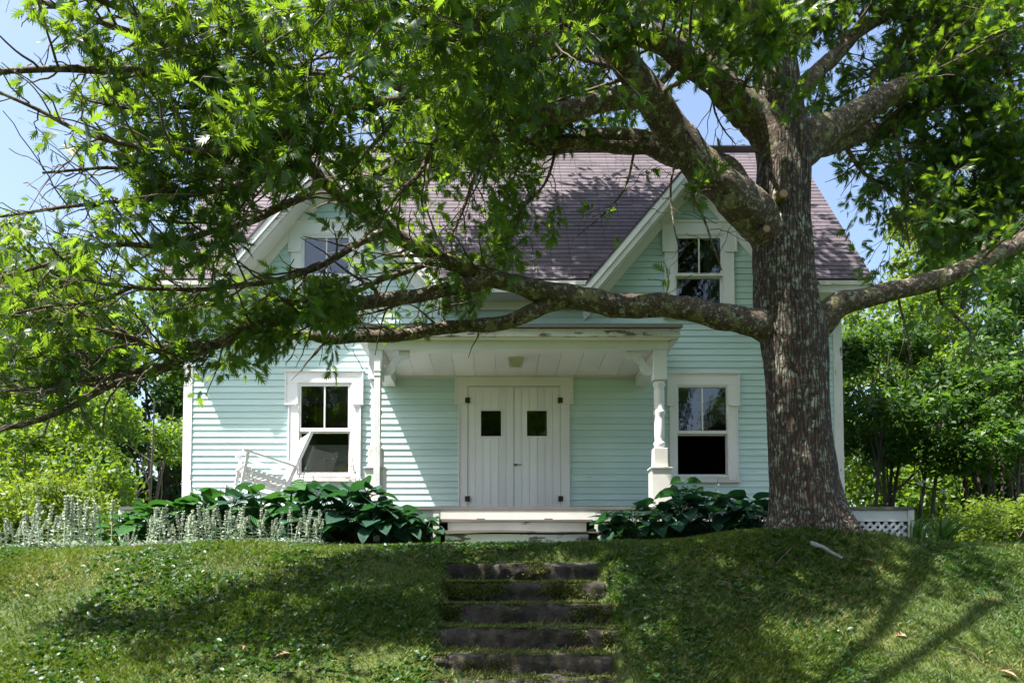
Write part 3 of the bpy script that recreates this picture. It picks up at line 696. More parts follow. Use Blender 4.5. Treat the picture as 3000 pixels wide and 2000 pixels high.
# posts
pxl, pxr = -1.88, 2.455; PYc = 12.1
zb1 = at(1930, 1372, 12.0).z; zb2 = at(1930, 1311, 12.0).z; zb3 = at(1930, 1111, 12.0).z; ZC = 3.60
for s, px in ((-1, pxl), (1, pxr)):
    H = zb3 - zb2
    post = MB().lathe([(.062, 0), (.078, .02), (.088, .06), (.088, .09), (.066, .12), (.074, .16), (.078, .3), (.077, .42 * H), (.074, .48 * H), (.092, .52 * H), (.092, .55 * H), (.072, .58 * H), (.080, .66 * H), (.080, .86 * H), (.070, .9 * H), (.092, .93 * H), (.088, .97 * H), (.066, H)], (px, PYc, zb2), 24).build('porch_post', M['white_v'], house, smooth=False)
    for f in post.data.polygons: f.use_smooth = len(f.vertices) == 4
    MB().box(px - .105, px + .105, PYc - .105, PYc + .105, zb3, ZC - .03).build('post_block', M['white_v'], post, bevel=.008)
    MB().box(px - .108, px + .108, PYc - .108, PYc + .108, zb1 + .022, zb2).build('post_block', M['white_old'], post, bevel=.01)
    pd = MB(); pd.box(px - .145, px + .145, PYc - .145, PYc + .145, DECK, zb1 - .002); pd.box(px - .165, px + .165, PYc - .165, PYc + .165, zb1, zb1 + .02)
    pd.build('pedestal', M['white_old'], post)
    # scrolled bracket on the inner side
    sg = -s; x0 = px + sg * .106; zt = ZC - .035
    out = [(0, -.36), (.05, -.372), (.12, -.36), (.165, -.32), (.185, -.265), (.20, -.225), (.185, -.195), (.215, -.20), (.225, -.165), (.25, -.16), (.26, -.125), (.30, -.115), (.37, -.11), (.40, -.08), (.395, 0), (.24, 0), (.235, -.05), (.19, -.075), (.13, -.13), (.09, -.2), (.05, -.245), (0, -.25)]
    poly = [(x0 + sg * a, zt + b) for a, b in out]
    # split the concave scroll into quads between outer and inner line
    outer = out[:15]; inner = out[15:][::-1]
    def resamp(L, n_):
        L = np.array(L); d = np.r_[0, np.cumsum(np.linalg.norm(np.diff(L, axis=0), axis=1))]; t_ = np.linspace(0, d[-1], n_)
        return np.stack([np.interp(t_, d, L[:, 0]), np.interp(t_, d, L[:, 1])], 1)
    oa, ib = resamp(outer, 40), resamp(inner, 40); bk = MB()
    for i_ in range(39):
        q4 = [oa[i_], oa[i_ + 1], ib[i_ + 1], ib[i_]]; P8 = []
        for yy in (PYc - .03, PYc + .03): P8 += [(x0 + sg * a, yy, zt + b) for a, b in q4]
        bk.hexa(P8)
    bk.build('bracket', M['white'], post)
# beams, ceiling
bx0, bx1 = pxl - .12, pxr + .12
be = MB(); be.box(bx0, bx1, PYc - .12, PYc + .11, ZC - .03, ZC + .16); be.build('porch_beam', M['white'], house)
zs = 3.42
for xx in (bx0 + .11, bx1 - .11):
    sb = MB(); sb.box(xx - .10, xx + .10, PYc + .1105, YW - .03, zs, ZC + .1); sb.box(xx - .115, xx + .115, PYc + .112, YW - .031, ZC - .06, ZC - .035); sb.build('side_beam', M['white'], house)
nb = 12; cw = (bx1 - bx0 - .42) / nb
ceil = MB().box(bx0 + .22, bx1 - .22, PYc + .111, YW - .03, ZC + .02, ZC + .05).build('porch_ceiling', M['white'], house)
for k in range(nb):
    MB().box(bx0 + .21 + k * cw + .003, bx0 + .21 + (k + 1) * cw - .003, PYc + .112, YW - .031, ZC, ZC + .0195).build('ceiling_board', M['white'], ceil)
MB().box(bx0 + .22, bx1 - .22, YW - .06, YW - .032, ZC - .035, ZC - .0005).build('ceiling_trim', M['white_old'], ceil)
# porch roof: sloped slab with fascia
fx0, fx1 = -2.15, at(1993, 960, 11.82).x; fy = 11.82; fz0, fz1 = at(1500, 985, fy).z, at(1500, 961, fy).z
pr = MB(); zw = fz1 + .38
pr.hexa([(fx0 - .03, fy - .04, fz1), (fx1 + .03, fy - .04, fz1), (fx1 + .03, YW - .03, zw), (fx0 - .03, YW - .03, zw), (fx0 - .03, fy - .04, fz1 + .045), (fx1 + .03, fy - .04, fz1 + .045), (fx1 + .03, YW - .03, zw + .045), (fx0 - .03, YW - .03, zw + .045)])
prf = pr.build('porch_roof', M['drip'], house)
MB().box(fx0, fx1, fy, fy + .025, fz0, fz1 - .002).build('fascia', M['peel'], prf)
MB().hexa([(fx0 + .02, fy + .026, fz0 - .015), (fx1 - .02, fy + .026, fz0 - .015), (bx1 + .002, PYc - .1205, ZC + .105), (bx0 - .002, PYc - .1205, ZC + .105), (fx0 + .02, fy + .026, fz0 + .02), (fx1 - .02, fy + .026, fz0 + .02), (bx1 + .002, PYc - .1205, ZC + .15), (bx0 - .002, PYc - .1205, ZC + .15)]).build('porch_soffit', M['white'], prf)
for s, xx in ((-1, fx0), (1, fx1)):
    xi = bx0 if s < 0 else bx1
    MB().hexa([(xx, fy + .03, fz0), (xx, YW - .035, fz0 + .0), (xi, YW - .035, ZC + .101), (xi, fy + .3, ZC + .101), (xx, fy + .03, fz1 - .004), (xx, YW - .035, zw - .01), (xi, YW - .035, zw - .01), (xi, fy + .3, fz1)]).build('end_panel', M['white'], prf)
# downspout beside the left post
xd = at(1105, 1300, 11.93).x; zt = at(1105, 1054, 11.93).z; ds = MB()
for k in range(4): ds.box(xd - .046 + k * .024, xd - .046 + k * .024 + .019, 11.885, 11.95, DECK - .5, zt - .02)
ds.box(xd - .046, xd + .046, 11.89, 11.945, DECK - .5, zt); 
for zz in (zt - .18, zt - .25): ds.box(xd - .052, xd + .052, 11.878, 11.955, zz, zz + .02)
ds.build('downspout', M['alu'], house)
wr = MB(); wr.tube([at(1034, 1025, 13.62), at(1040, 1042, 13.6), at(1050, 1055, 13.62), at(1067, 1090, 13.63)], .008, 5); wr.build('wire', M['drip'], house)
hk = MB(); hk.tube([at(873, 1372, 13.6), at(871, 1385, 13.6), at(877, 1392, 13.6), at(876, 1400, 13.6)], .008, 5); hk.build('hook', M['iron'], house)
# lamp under the porch ceiling
lx, ly = at(1511, 1060, 12.62).x, 12.62
lamp = empty('porch_lamp', (lx, ly, ZC)); tag(lamp, 'small square white lamp with frosted glass on the porch ceiling', 'lamp')
mb = MB(); mb.box(-.125, .125, -.125, .125, -.03, -.0015)
for sx in (-1, 1):
    for sy in (-1, 1): mb.beam((sx * .115, sy * .115, -.03), (sx * .072, sy * .072, -.15), (.008, 0, 0), (0, .008, 0))
mb.box(-.08, .08, -.08, .08, -.162, -.1505); mb.build('fitting', M['white_old'], lamp)
MB().hexa([(-.066, -.066, -.15), (.066, -.066, -.15), (.066, .066, -.15), (-.066, .066, -.15), (-.105, -.105, -.031), (.105, -.105, -.031), (.105, .105, -.031), (-.105, .105, -.031)]).build('lamp_glass', M['frost'], lamp)
#PART3
# ------------------------------------------------------------------ leaves (arrays)
def leaf_shape():
    ys = [0.0, .10, .24, .40, .57, .74]; ws = [.010, .022, .078, .070, .078, .060]
    V = []; F = []
    for y, w_ in zip(ys, ws): V += [(-w_, y, .018 * (w_ / .09)), (w_, y, .018 * (w_ / .09))]
    V.append((0, 1.0, -.10)); tip = len(V) - 1
    for i_ in range(5): F += [(2 * i_, 2 * i_ + 1, 2 * i_ + 3), (2 * i_, 2 * i_ + 3, 2 * i_ + 2)]
    F.append((10, 11, tip))
    for a, tx, ty, tz in ((1, .26, .37, .05), (2, .37, .61, .06), (3, .35, .82, .02), (4, .19, .95, -.03)):
        for s in (-1, 1):
            V.append((s * tx, ty, tz)); k = len(V) - 1; o_ = 0 if s < 0 else 1
            i0, i1 = 2 * a + o_, 2 * (a + 1) + o_
            F.append((i0, k, i1) if s > 0 else (i0, i1, k))
    V = np.array(V); V[:, 2] -= .10 * V[:, 1] ** 2
    return V, np.array(F)
LV, LF = leaf_shape()
SV = np.array([(0, 0, 0), (.22, .5, .04), (0, 1.0, -.06), (-.22, .5, .04)]); SF = np.array([(0, 1, 2, 3)])
def unit(a): return a / (np.linalg.norm(a, axis=-1, keepdims=True) + 1e-9)
def place(shape, P, axis, nrm, size, widthmul=None):
    """copies of a shape: origin P, +y along axis, +z along nrm"""
    Vt, Ft = shape
    y = unit(axis); z = unit(nrm - y * (nrm * y).sum(-1, keepdims=True)); x = np.cross(y, z)
    s = size[:, None, None]
    wm = 1.0 if widthmul is None else widthmul[:, None, None]
    V = P[:, None] + s * (x[:, None] * Vt[None, :, 0:1] * wm + y[:, None] * Vt[None, :, 1:2] + z[:, None] * Vt[None, :, 2:3])
    F = (Ft[None] + (np.arange(len(P)) * len(Vt))[:, None, None]).reshape(-1, Ft.shape[1])
    return V.reshape(-1, 3), F
def cat_np(parts):
    Vs, Fs, off = [], {}, 0
    for V, F in parts:
        Vs.append(V); Fs.setdefault(F.shape[1], []).append(F + off); off += len(V)
    return np.vstack(Vs), [np.vstack(f) for f in Fs.values()]

# ------------------------------------------------------------------ the oak
oak = empty('oak_tree', (3.5, 9.3, float(gz(3.5, 9.3))))
tag(oak, 'massive old oak with spreading lichened limbs shading the lawn and house', 'tree')
OAKM = Matrix.Translation(oak.location).inverted()
def oakpart(name, V, faces, mat, smooth=True, attr=None):
    me = mesh_np(name, V - np.array(oak.location), faces, smooth, attr); return obj(name, me, mat, oak)
m2 = lambda x, y, Y: np.array(at(x * K, y * K, Y))
# trunk rings: (y2352, centre x, half width px)
TR = [(1330, 1860, 125), (1260, 1859, 112), (1215, 1858, 98), (1190, 1856, 90), (1150, 1851, 83), (1100, 1845, 77), (1000, 1836, 71), (900, 1831, 69), (820, 1827, 71), (760, 1819, 75), (700, 1806, 72), (600, 1798, 69), (500, 1796, 62), (440, 1797, 60), (380, 1800, 60), (335, 1799, 63), (290, 1790, 58), (200, 1782, 52), (100, 1775, 47), (0, 1768, 44), (-250, 1762, 38), (-550, 1750, 29), (-900, 1765, 18), (-1250, 1750, 7)]
C = []
for y, x, h in TR:
    p = m2(x, y, 9.3); r = abs(m2(x + h, y, 9.3)[0] - p[0]); C.append((*p, r))
C = catmull(np.array(C), 0.045); TP, TRd = C[:, :3], C[:, 3]
ns = 84; V, F = tube(TP, TRd, ns)
A = np.tile(np.linspace(0, 2 * np.pi, ns, endpoint=False), len(TP)); H = np.repeat(TP[:, 2], ns); ctr = np.repeat(TP, ns, 0)
ridge = vn(np.stack([np.cos(A) * 5.2, np.sin(A) * 5.2, H * 1.5 + 5], -1)); ridge2 = vn(np.stack([np.cos(A) * 11, np.sin(A) * 11, H * 3.2], -1), 1, 5)
rid = np.abs(ridge - .5) * 2; rid2 = np.abs(ridge2 - .5) * 2
low = vn(np.stack([np.cos(A) * 1.3, np.sin(A) * 1.3, H * .7], -1), 1, 9) - .5
z0 = float(gz(3.5, 9.3)); fl = np.clip(1 - (H - z0) / .55, 0, 1) ** 2
but = np.maximum(0, np.cos(A * 5 + 1.2 * np.sin(A) + .7)) * fl * .22
amp = 1 + .075 * low + .075 * (rid - .35) + .03 * (rid2 - .35) + but
V = ctr + (V - ctr) * amp[:, None]
oakpart('trunk', V, [F], M['bark'])
# pruned limb scars
for (x, y, r) in ((1791, 455, 12), (1752, 535, 10)):
    p = m2(x, y, 9.3); q = p + np.array([0, -.02, 0]); yy = 8.92
    if x == 1712: yy = 8.9
    p = m2(x, y, yy + .12); rr = r * .00508
    mb = MB(); mb.tube([Vector(p) - oak.location, Vector(p) + Vector((-.0, -.13, -.01)) - oak.location], [rr * 1.5, rr], 14)
    o = mb.build('cut_scar', M['limb'], oak)
    f_ = MB().tube([Vector(p) + Vector((0, -.128, -.01)) - oak.location, Vector(p) + Vector((0, -.136, -.01)) - oak.location], [rr * .8, rr * .72], 14); f_.build('cut_face', M['scar'], o)
# limbs: px points in the 2352-wide photograph with depth and radius in metres
U = 0.00508
def L(pts, r0, r1, leaf0=.25, dens=1.0, ln=1.0, inframe=True, **kw):
    P = np.array([m2(*p) for p in pts]) if inframe else np.array(pts, float)
    d = dict(P=P, r0=r0, r1=r1, leaf0=leaf0, dens=dens, ln=ln); d.update(kw); return d
LIMBS = [
 # A: long low limb to the left
 L([(1830, 800, 9.3), (1765, 752, 9.28), (1600, 716, 9.0), (1440, 700, 8.95), (1300, 687, 8.9), (1200, 658, 8.9), (1130, 636, 8.9), (1018, 590, 8.8), (889, 527, 8.6), (742, 412, 8.3), (655, 324, 8.0), (560, 225, 7.7), (480, 165, 7.5), (380, 95, 7.2), (255, 55, 7.0), (90, 0, 6.8)], 38 * U, .02, .42, 1.15, 1.0, r=[.15, .165, .135, .13, .135, .105, .10, .085, .075, .07, .065, .06, .05, .04, .03, .02]),
 L([(1130, 640, 8.9), (1018, 667, 8.8), (882, 690, 8.6), (700, 728, 8.3), (612, 741, 8.2), (497, 790, 8.0), (392, 833, 7.8), (240, 895, 7.5), (150, 938, 7.3), (40, 980, 7.1), (-120, 1010, 6.9)], .085, .015, .2, 1.0, .85),
 L([(480, 797, 8.0), (435, 791, 7.9), (390, 800, 7.8), (285, 771, 7.6), (225, 753, 7.5), (168, 750, 7.4), (105, 735, 7.2), (0, 710, 7.0), (-150, 690, 6.8)], .05, .014, .1, 1.15, .8),
 L([(345, 845, 7.7), (270, 863, 7.5), (210, 876, 7.4), (135, 884, 7.2), (60, 894, 7.0), (-60, 905, 6.8)], .03, .01, .1, .8, .6),
 L([(1290, 690, 8.9), (1215, 720, 8.95), (1150, 745, 9.0), (1018, 753, 9.05), (917, 772, 9.1), (777, 782, 9.0), (707, 768, 8.9), (637, 768, 8.8), (560, 740, 8.6)], .10, .02, .25, .95, .7, r=[.09, .085, .08, .075, .07, .06, .05, .04, .02]),
 # B: big limb up and left
 L([(1815, 600, 9.3), (1755, 512, 9.22), (1700, 470, 9.0), (1620, 390, 8.9), (1560, 310, 8.75), (1500, 230, 8.6), (1450, 160, 8.4), (1390, 60, 8.1), (1350, -60, 7.8), (1320, -220, 7.3), (1250, -380, 6.8)], 45 * U, .05, .5, 1.0, 1.2, r=[.22, .245, .225, .20, .185, .17, .15, .13, .11, .08, .05]),
 # C: arch to the left from B
 L([(1742, 490, 9.2), (1690, 430, 9.2), (1640, 384, 9.3), (1540, 347, 9.5), (1474, 327, 9.6), (1374, 322, 9.7), (1274, 334, 9.7), (1157, 336, 9.7), (1050, 345, 9.6), (950, 360, 9.4), (850, 400, 9.2)], .16, .03, .42, 1.2, 1.0, r=[.13, .165, .165, .15, .13, .12, .11, .09, .07, .05, .03]),
 L([(1500, 335, 9.55), (1420, 345, 9.55), (1340, 336, 9.5), (1240, 325, 9.4), (1130, 300, 9.2), (1040, 330, 9.0)], .09, .03, .5, 1.1, .9),
 # D: long limb to the left higher up
 L([(1530, 270, 8.7), (1484, 230, 8.6), (1418, 230, 8.5), (1351, 237, 8.4), (1284, 256, 8.3), (1184, 263, 8.2), (1117, 253, 8.1), (1051, 234, 8.0), (991, 200, 7.9), (934, 190, 7.8), (884, 167, 7.7), (834, 136, 7.6), (784, 110, 7.5), (717, 67, 7.3), (666, 27, 7.2), (610, -30, 7.0)], .11, .03, .3, 1.2, 1.0, r=[.13, .12, .115, .11, .105, .10, .095, .09, .08, .075, .07, .065, .06, .05, .04, .02]),
 L([(991, 200, 7.9), (917, 227, 7.7), (851, 237, 7.5), (784, 256, 7.2), (700, 283, 7.0), (633, 314, 6.8), (550, 340, 6.6), (467, 353, 6.5), (367, 340, 6.3), (267, 323, 6.2), (167, 296, 6.1), (83, 256, 6.0), (-20, 215, 5.9)], .05, .012, .2, 1.5, .8),
 L([(490, 168, 7.5), (400, 172, 7.2), (300, 160, 7.0), (200, 165, 6.8), (100, 172, 6.6), (-30, 168, 6.4)], .055, .02, .1, 1.3, .8),
 L([(480, 165, 7.5), (420, 100, 7.3), (340, 45, 7.1), (250, 10, 6.9), (150, -20, 6.7)], .05, .02, .1, 1.2, .9),
 # lower-left fill, hanging sprays
 L([(742, 412, 8.3), (690, 455, 7.9), (600, 500, 7.5), (500, 520, 7.2), (380, 560, 7.0), (250, 560, 6.8), (120, 600, 6.6), (0, 640, 6.5)], .045, .012, .15, 1.25, .9),
 L([(889, 527, 8.6), (820, 560, 8.2), (740, 610, 7.9), (640, 640, 7.6), (540, 650, 7.4), (430, 660, 7.2), (310, 660, 7.0), (180, 640, 6.8)], .04, .012, .15, 1.3, .9),
 L([(784, 256, 7.2), (730, 330, 7.0), (640, 400, 6.8), (520, 430, 6.7), (400, 450, 6.6), (270, 460, 6.5), (120, 480, 6.4), (0, 500, 6.3)], .035, .01, .15, 1.3, .8),
 L([(1018, 590, 8.8), (960, 610, 8.6), (880, 640, 8.4), (800, 680, 8.3), (720, 690, 8.2), (620, 690, 8.0)], .04, .01, .1, 1.3, .8),
 # K: limb left from the top fork
 L([(1805, 390, 9.3), (1755, 292, 9.22), (1701, 230, 9.1), (1651, 187, 9.0), (1568, 133, 8.8), (1500, 85, 8.6), (1420, 30, 8.3), (1330, -30, 7.9), (1200, -90, 7.4)], .2, .05, .35, 1.1, 1.2, r=[.22, .20, .19, .175, .15, .13, .11, .08, .04]),
 # sprays toward the camera, top centre
 L([(1184, 263, 8.2), (1160, 180, 7.6), (1100, 110, 6.9), (1020, 60, 6.3), (920, 20, 5.8), (800, -10, 5.4)], .05, .012, .15, 1.5, .9),
 L([(1390, 60, 8.1), (1330, 70, 7.3), (1250, 90, 6.6), (1150, 90, 6.0), (1050, 70, 5.5)], .05, .012, .2, 1.3, .8),
 L([(1051, 234, 8.0), (1000, 320, 8.0), (960, 400, 8.0), (900, 460, 7.9), (860, 520, 7.8)], .04, .01, .15, 1.3, .9),
 L([(1200, 262, 8.2), (1150, 330, 8.2), (1090, 400, 8.2), (1060, 480, 8.2), (1040, 540, 8.2)], .04, .01, .15, 1.3, .8),
 # H: right limb
 L([(1800, 385, 9.3), (1862, 322, 9.3), (1920, 288, 9.4), (2000, 245, 9.5), (2100, 190, 9.6), (2200, 150, 9.7), (2300, 100, 9.8), (2400, 60, 9.9), (2600, 0, 10.1)], .2, .05, .3, 1.0, 1.1, r=[.18, .20, .165, .145, .125, .115, .10, .09, .05]),
 L([(1840, 350, 9.35), (1960, 312, 9.8), (2040, 290, 10.2), (2110, 240, 10.5), (2200, 160, 10.8), (2300, 60, 11.0)], .12, .04, .3, 1.0, 1.1),
 L([(1785, 240, 9.3), (1850, 190, 9.4), (1902, 133, 9.6), (1967, 74, 9.8), (2034, 26, 10.0), (2120, -40, 10.2)], .12, .05, .3, 1.1, 1.1),
 L([(2050, 275, 9.7), (2060, 340, 9.9), (2080, 420, 10.0), (2075, 500, 10.0), (2090, 570, 10.0)], .035, .01, .2, 1.3, .8),
 L([(2190, 155, 9.7), (2200, 240, 9.9), (2220, 330, 10.1), (2240, 420, 10.2), (2230, 520, 10.2)], .04, .01, .15, 1.3, .9),
 L([(2300, 100, 9.8), (2320, 200, 9.9), (2330, 300, 10.0), (2320, 400, 10.0), (2340, 480, 10.0)], .04, .01, .15, 1.3, .9),
 L([(2150, 200, 10.6), (2120, 300, 10.8), (2150, 390, 11.0), (2130, 470, 11.0)], .03, .01, .1, 1.2, .9),
 # J: low right limb
 L([(1825, 815, 9.3), (1882, 740, 9.28), (1925, 697, 9.2), (2000, 676, 9.25), (2130, 650, 9.3), (2250, 602, 9.4), (2352, 555, 9.5), (2450, 520, 9.6), (2600, 500, 9.8)], .17, .06, .5, .8, .8, r=[.15, .175, .14, .115, .11, .105, .10, .09, .06]),
 L([(2160, 640, 9.35), (2160, 690, 9.5), (2210, 740, 9.5), (2230, 780, 9.5), (2200, 850, 9.5)], .022, .007, .2, .8, .5),
 L([(2060, 665, 9.3), (2070, 720, 9.4), (2090, 800, 9.4), (2080, 870, 9.5)], .016, .006, .2, .7, .45),
 # drooping twigs before the right gable
 L([(1600, 395, 8.9), (1590, 440, 8.7), (1620, 500, 8.6), (1640, 560, 8.5), (1660, 620, 8.5)], .022, .006, .15, .75, .45),
 L([(1560, 345, 9.4), (1540, 420, 9.2), (1545, 500, 9.0), (1560, 570, 8.9)], .018, .005, .2, .35, .4),
 L([(1460, 335, 9.6), (1440, 420, 9.4), (1400, 480, 9.2), (1330, 540, 9.1)], .018, .005, .3, .5, .4),
 L([(1540, 715, 8.95), (1530, 680, 8.8), (1535, 640, 8.75), (1525, 600, 8.7)], .01, .004, .1, .9, .35),
 # out of the frame above: the rest of the crown
 L([(3.3, 9.3, 7.2), (2.2, 8.2, 8.0), (1.0, 6.8, 8.4), (-.4, 5.4, 8.3), (-1.8, 4.2, 7.9)], .14, .04, .3, 1.1, 1.3, False, far=True),
 L([(3.3, 9.3, 8.4), (1.9, 9.0, 9.6), (.3, 8.6, 10.3), (-1.0, 8.2, 10.6)], .14, .04, .25, 1.1, 1.4, False, far=True),
 L([(3.3, 9.3, 9.0), (2.2, 10.4, 10.2), (1.0, 11.4, 10.8), (-.2, 12.2, 11.0)], .12, .04, .25, 1.15, 1.3, False, far=True),
 L([(3.3, 9.3, 7.8), (2.9, 10.6, 9.0), (2.3, 11.8, 9.6), (1.5, 13.0, 9.8)], .12, .04, .25, 1.3, 1.3, False, far=True),
 L([(3.3, 9.3, 10), (3.4, 11, 11), (3.2, 12.6, 11.4), (3.0, 13.8, 11.3)], .1, .04, .25, 1.1, 1.3, False, far=True),
 L([(3.3, 9.3, 7.0), (3.4, 7.6, 7.8), (3.3, 5.8, 8.2), (3.0, 4.2, 8.0)], .13, .04, .25, 1.1, 1.3, False, far=True),
 L([(3.3, 9.3, 10.5), (2.2, 8.8, 12), (1.0, 8.4, 12.8), (-.3, 8.2, 13.2)], .1, .04, .2, 1.2, 1.4, False, far=True),
 L([(3.3, 9.3, 9.5), (4.8, 9.0, 10.6), (6.4, 8.4, 11.0), (8.0, 7.8, 11.0)], .12, .04, .25, .9, 1.4, False, far=True),
 L([(3.3, 9.3, 11), (3.3, 9.3, 12.6), (3.4, 9.5, 14)], .1, .04, .2, 1.4, 1.5, False, far=True),
 L([(3.3, 9.3, 8.2), (5.0, 10.6, 9.2), (6.6, 11.6, 9.8), (8.0, 12.2, 10)], .12, .04, .25, .9, 1.3, False, far=True),
 L([(3.3, 9.3, 8.0), (4.6, 7.6, 8.8), (5.8, 6.0, 9.0), (6.6, 4.6, 8.8)], .12, .04, .25, .9, 1.3, False, far=True),
 L([(1.9, 6.4, 6.6), (.8, 5.6, 6.9), (-.6, 4.8, 6.8), (-2.0, 4.0, 6.4)], .08, .03, .1, .9, 1.1, False, far=True),
]
LIMBS += [  # the far limbs here are unseen, added mostly to shade the roof
 L([(3.3, 9.3, 9.4), (2.2, 11.0, 10.2), (1.0, 12.8, 10.7), (-.2, 13.8, 11.0)], .1, .03, .3, 1.5, 1.3, False, far=True),
 L([(3.3, 9.3, 8.8), (2.6, 11.2, 9.6), (1.9, 12.6, 10.2), (1.2, 13.9, 10.6)], .1, .03, .4, 1.5, 1.2, False, far=True),
 L([(3.3, 9.3, 11.0), (1.8, 10.8, 11.8), (.4, 12.3, 12.0), (-.8, 13.4, 12.1)], .1, .03, .3, 1.3, 1.3, False, far=True),
 L([(2.2, 8.4, 7.4), (.9, 7.6, 8.0), (-.2, 6.9, 8.2), (-1.2, 6.4, 8.0)], .1, .03, .15, 1.2, 1.3, False, far=True),
 L([(3.3, 9.3, 9.8), (3.0, 11.2, 10.4), (2.5, 12.8, 10.7), (2.0, 14.2, 11.2)], .1, .03, .35, 1.5, 1.2, False, far=True),
 L([(2.2, 11.0, 10.2), (1.4, 12.2, 9.9), (.6, 13.2, 10.1), (.2, 14.0, 10.6)], .07, .03, .25, 1.6, 1.1, False, far=True),
 L([(3.2, 11.6, 10.6), (1.8, 12.3, 10.7), (.2, 12.6, 10.8), (-1.2, 12.7, 10.7), (-2.4, 12.6, 10.5)], .07, .03, .1, 2.6, 1.1, False, far=True),
 L([(3.2, 12.2, 10.8), (2.0, 13.1, 10.9), (.6, 13.3, 11.0), (-.8, 13.2, 11.2), (-1.8, 13.0, 11.2)], .07, .03, .1, 2.6, 1.1, False, far=True),
 L([(3.4, 12.0, 11.0), (2.6, 13.6, 11.0), (1.4, 13.9, 11.1), (.2, 13.9, 11.2)], .06, .03, .1, 2.4, 1.1, False, far=True),
 L([(3.3, 11.0, 9.4), (2.2, 12.0, 9.5), (1.2, 12.3, 9.6), (.2, 12.3, 9.7)], .06, .03, .2, 2.2, .9, False, far=True),
 L([(1500, 230, 8.6), (1560, 190, 8.3), (1640, 150, 8.2), (1720, 110, 8.2), (1800, 60, 8.2)], .03, .01, .2, 1.4, .7),
 L([(1701, 230, 9.1), (1720, 180, 8.6), (1760, 120, 8.4), (1830, 100, 8.3)], .03, .01, .25, 1.3, .6),
 L([(1.8, 11.4, 10.2), (.6, 12.0, 10.3), (-.6, 12.3, 10.4), (-1.8, 12.4, 10.4), (-2.8, 12.3, 10.3)], .06, .03, .1, 2.6, 1.0, False, far=True),  # this and the next far limb are added to deepen the roof shade
 L([(2.6, 12.4, 11.6), (1.4, 13.2, 11.8), (.2, 13.5, 12.0), (-1.0, 13.4, 12.1)], .06, .03, .1, 2.4, 1.0, False, far=True),
 L([(1000, 668, 8.8), (940, 690, 8.75), (870, 715, 8.7), (790, 730, 8.6), (720, 745, 8.5)], .02, .008, .1, 1.5, .55),
 L([(1120, 640, 8.9), (1090, 690, 8.8), (1040, 700, 8.7), (980, 720, 8.65)], .016, .006, .15, 1.4, .45),
 L([(240, 895, 7.5), (180, 880, 7.2), (120, 900, 7.0), (50, 900, 6.8)], .016, .006, .1, 1.5, .6),
 L([(392, 833, 7.8), (330, 790, 7.6), (260, 800, 7.4), (180, 800, 7.2)], .016, .006, .1, 1.4, .6),
 L([(497, 790, 8.0), (470, 830, 7.8), (450, 850, 7.7)], .012, .005, .2, 1.6, .35),
 L([(1280, 334, 9.7), (1250, 420, 9.4), (1200, 480, 9.2), (1170, 560, 9.1), (1120, 610, 9.0)], .02, .007, .2, 1.3, .7),
 L([(1651, 187, 9.0), (1640, 240, 9.0), (1660, 290, 9.0), (1690, 330, 9.0)], .016, .006, .1, 1.0, .45),
 # more of the crown in the upper part of the picture
 L([(1660, 195, 9.0), (1640, 120, 9.3), (1600, 50, 9.6), (1560, -20, 9.9)], .05, .015, .15, 1.5, .9),
 L([(1560, 130, 8.8), (1520, 190, 9.2), (1440, 220, 9.6), (1350, 190, 9.9), (1260, 170, 10.1)], .045, .012, .2, 1.5, .9),
 L([(1450, 160, 8.4), (1380, 150, 8.6), (1300, 130, 8.8), (1220, 150, 9.0), (1120, 160, 9.1)], .045, .012, .1, 1.5, .9),
 L([(1780, 160, 9.3), (1840, 90, 9.7), (1880, 30, 10.1), (1930, -30, 10.4)], .06, .02, .3, 1.4, 1.0),
 L([(1790, 40, 9.3), (1700, 10, 9.7), (1640, -10, 10.1)], .05, .02, .3, 1.4, .9),
 L([(2034, 26, 10.0), (2120, 60, 10.3), (2200, 60, 10.5), (2300, 20, 10.7)], .04, .015, .1, 1.5, 1.0),
 L([(2000, 245, 9.5), (2010, 170, 9.9), (2060, 120, 10.3), (2140, 110, 10.6)], .04, .012, .15, 1.5, .9),
 L([(1920, 290, 9.4), (1950, 350, 9.8), (1990, 400, 10.1), (2040, 430, 10.3), (2110, 470, 10.4)], .035, .01, .25, 1.2, .8),
 L([(2100, 190, 9.6), (2130, 260, 9.9), (2190, 300, 10.2), (2270, 330, 10.4), (2350, 360, 10.5)], .035, .01, .15, 1.5, .9),
 L([(2250, 602, 9.4), (2270, 530, 9.8), (2300, 470, 10.1), (2340, 420, 10.3)], .03, .01, .2, 1.0, .7),
 L([(934, 190, 7.8), (900, 280, 7.7), (850, 340, 7.6), (800, 400, 7.5)], .03, .01, .15, 1.4, .8),
 L([(560, 225, 7.7), (500, 260, 7.2), (420, 250, 6.8), (320, 250, 6.5), (200, 230, 6.2)], .03, .01, .15, 1.4, .8),
 L([(655, 324, 8.0), (600, 370, 7.7), (500, 400, 7.4), (380, 400, 7.1), (250, 390, 6.8), (100, 400, 6.5)], .035, .01, .15, 1.2, .8),
 L([(834, 136, 7.6), (760, 170, 7.2), (680, 160, 6.8), (600, 130, 6.5), (500, 60, 6.2)], .03, .01, .15, 1.4, .8),
 L([(720, 70, 7.3), (640, 90, 7.0), (560, 60, 6.7), (450, 20, 6.4)], .03, .01, .1, 1.3, .8),
 L([(300, 660, 7.0), (220, 690, 6.8), (120, 700, 6.6), (30, 720, 6.4)], .02, .008, .1, 1.4, .7),
 L([(240, 895, 7.5), (190, 850, 7.3), (110, 820, 7.1), (20, 830, 6.9)], .02, .008, .1, 1.3, .7),
]
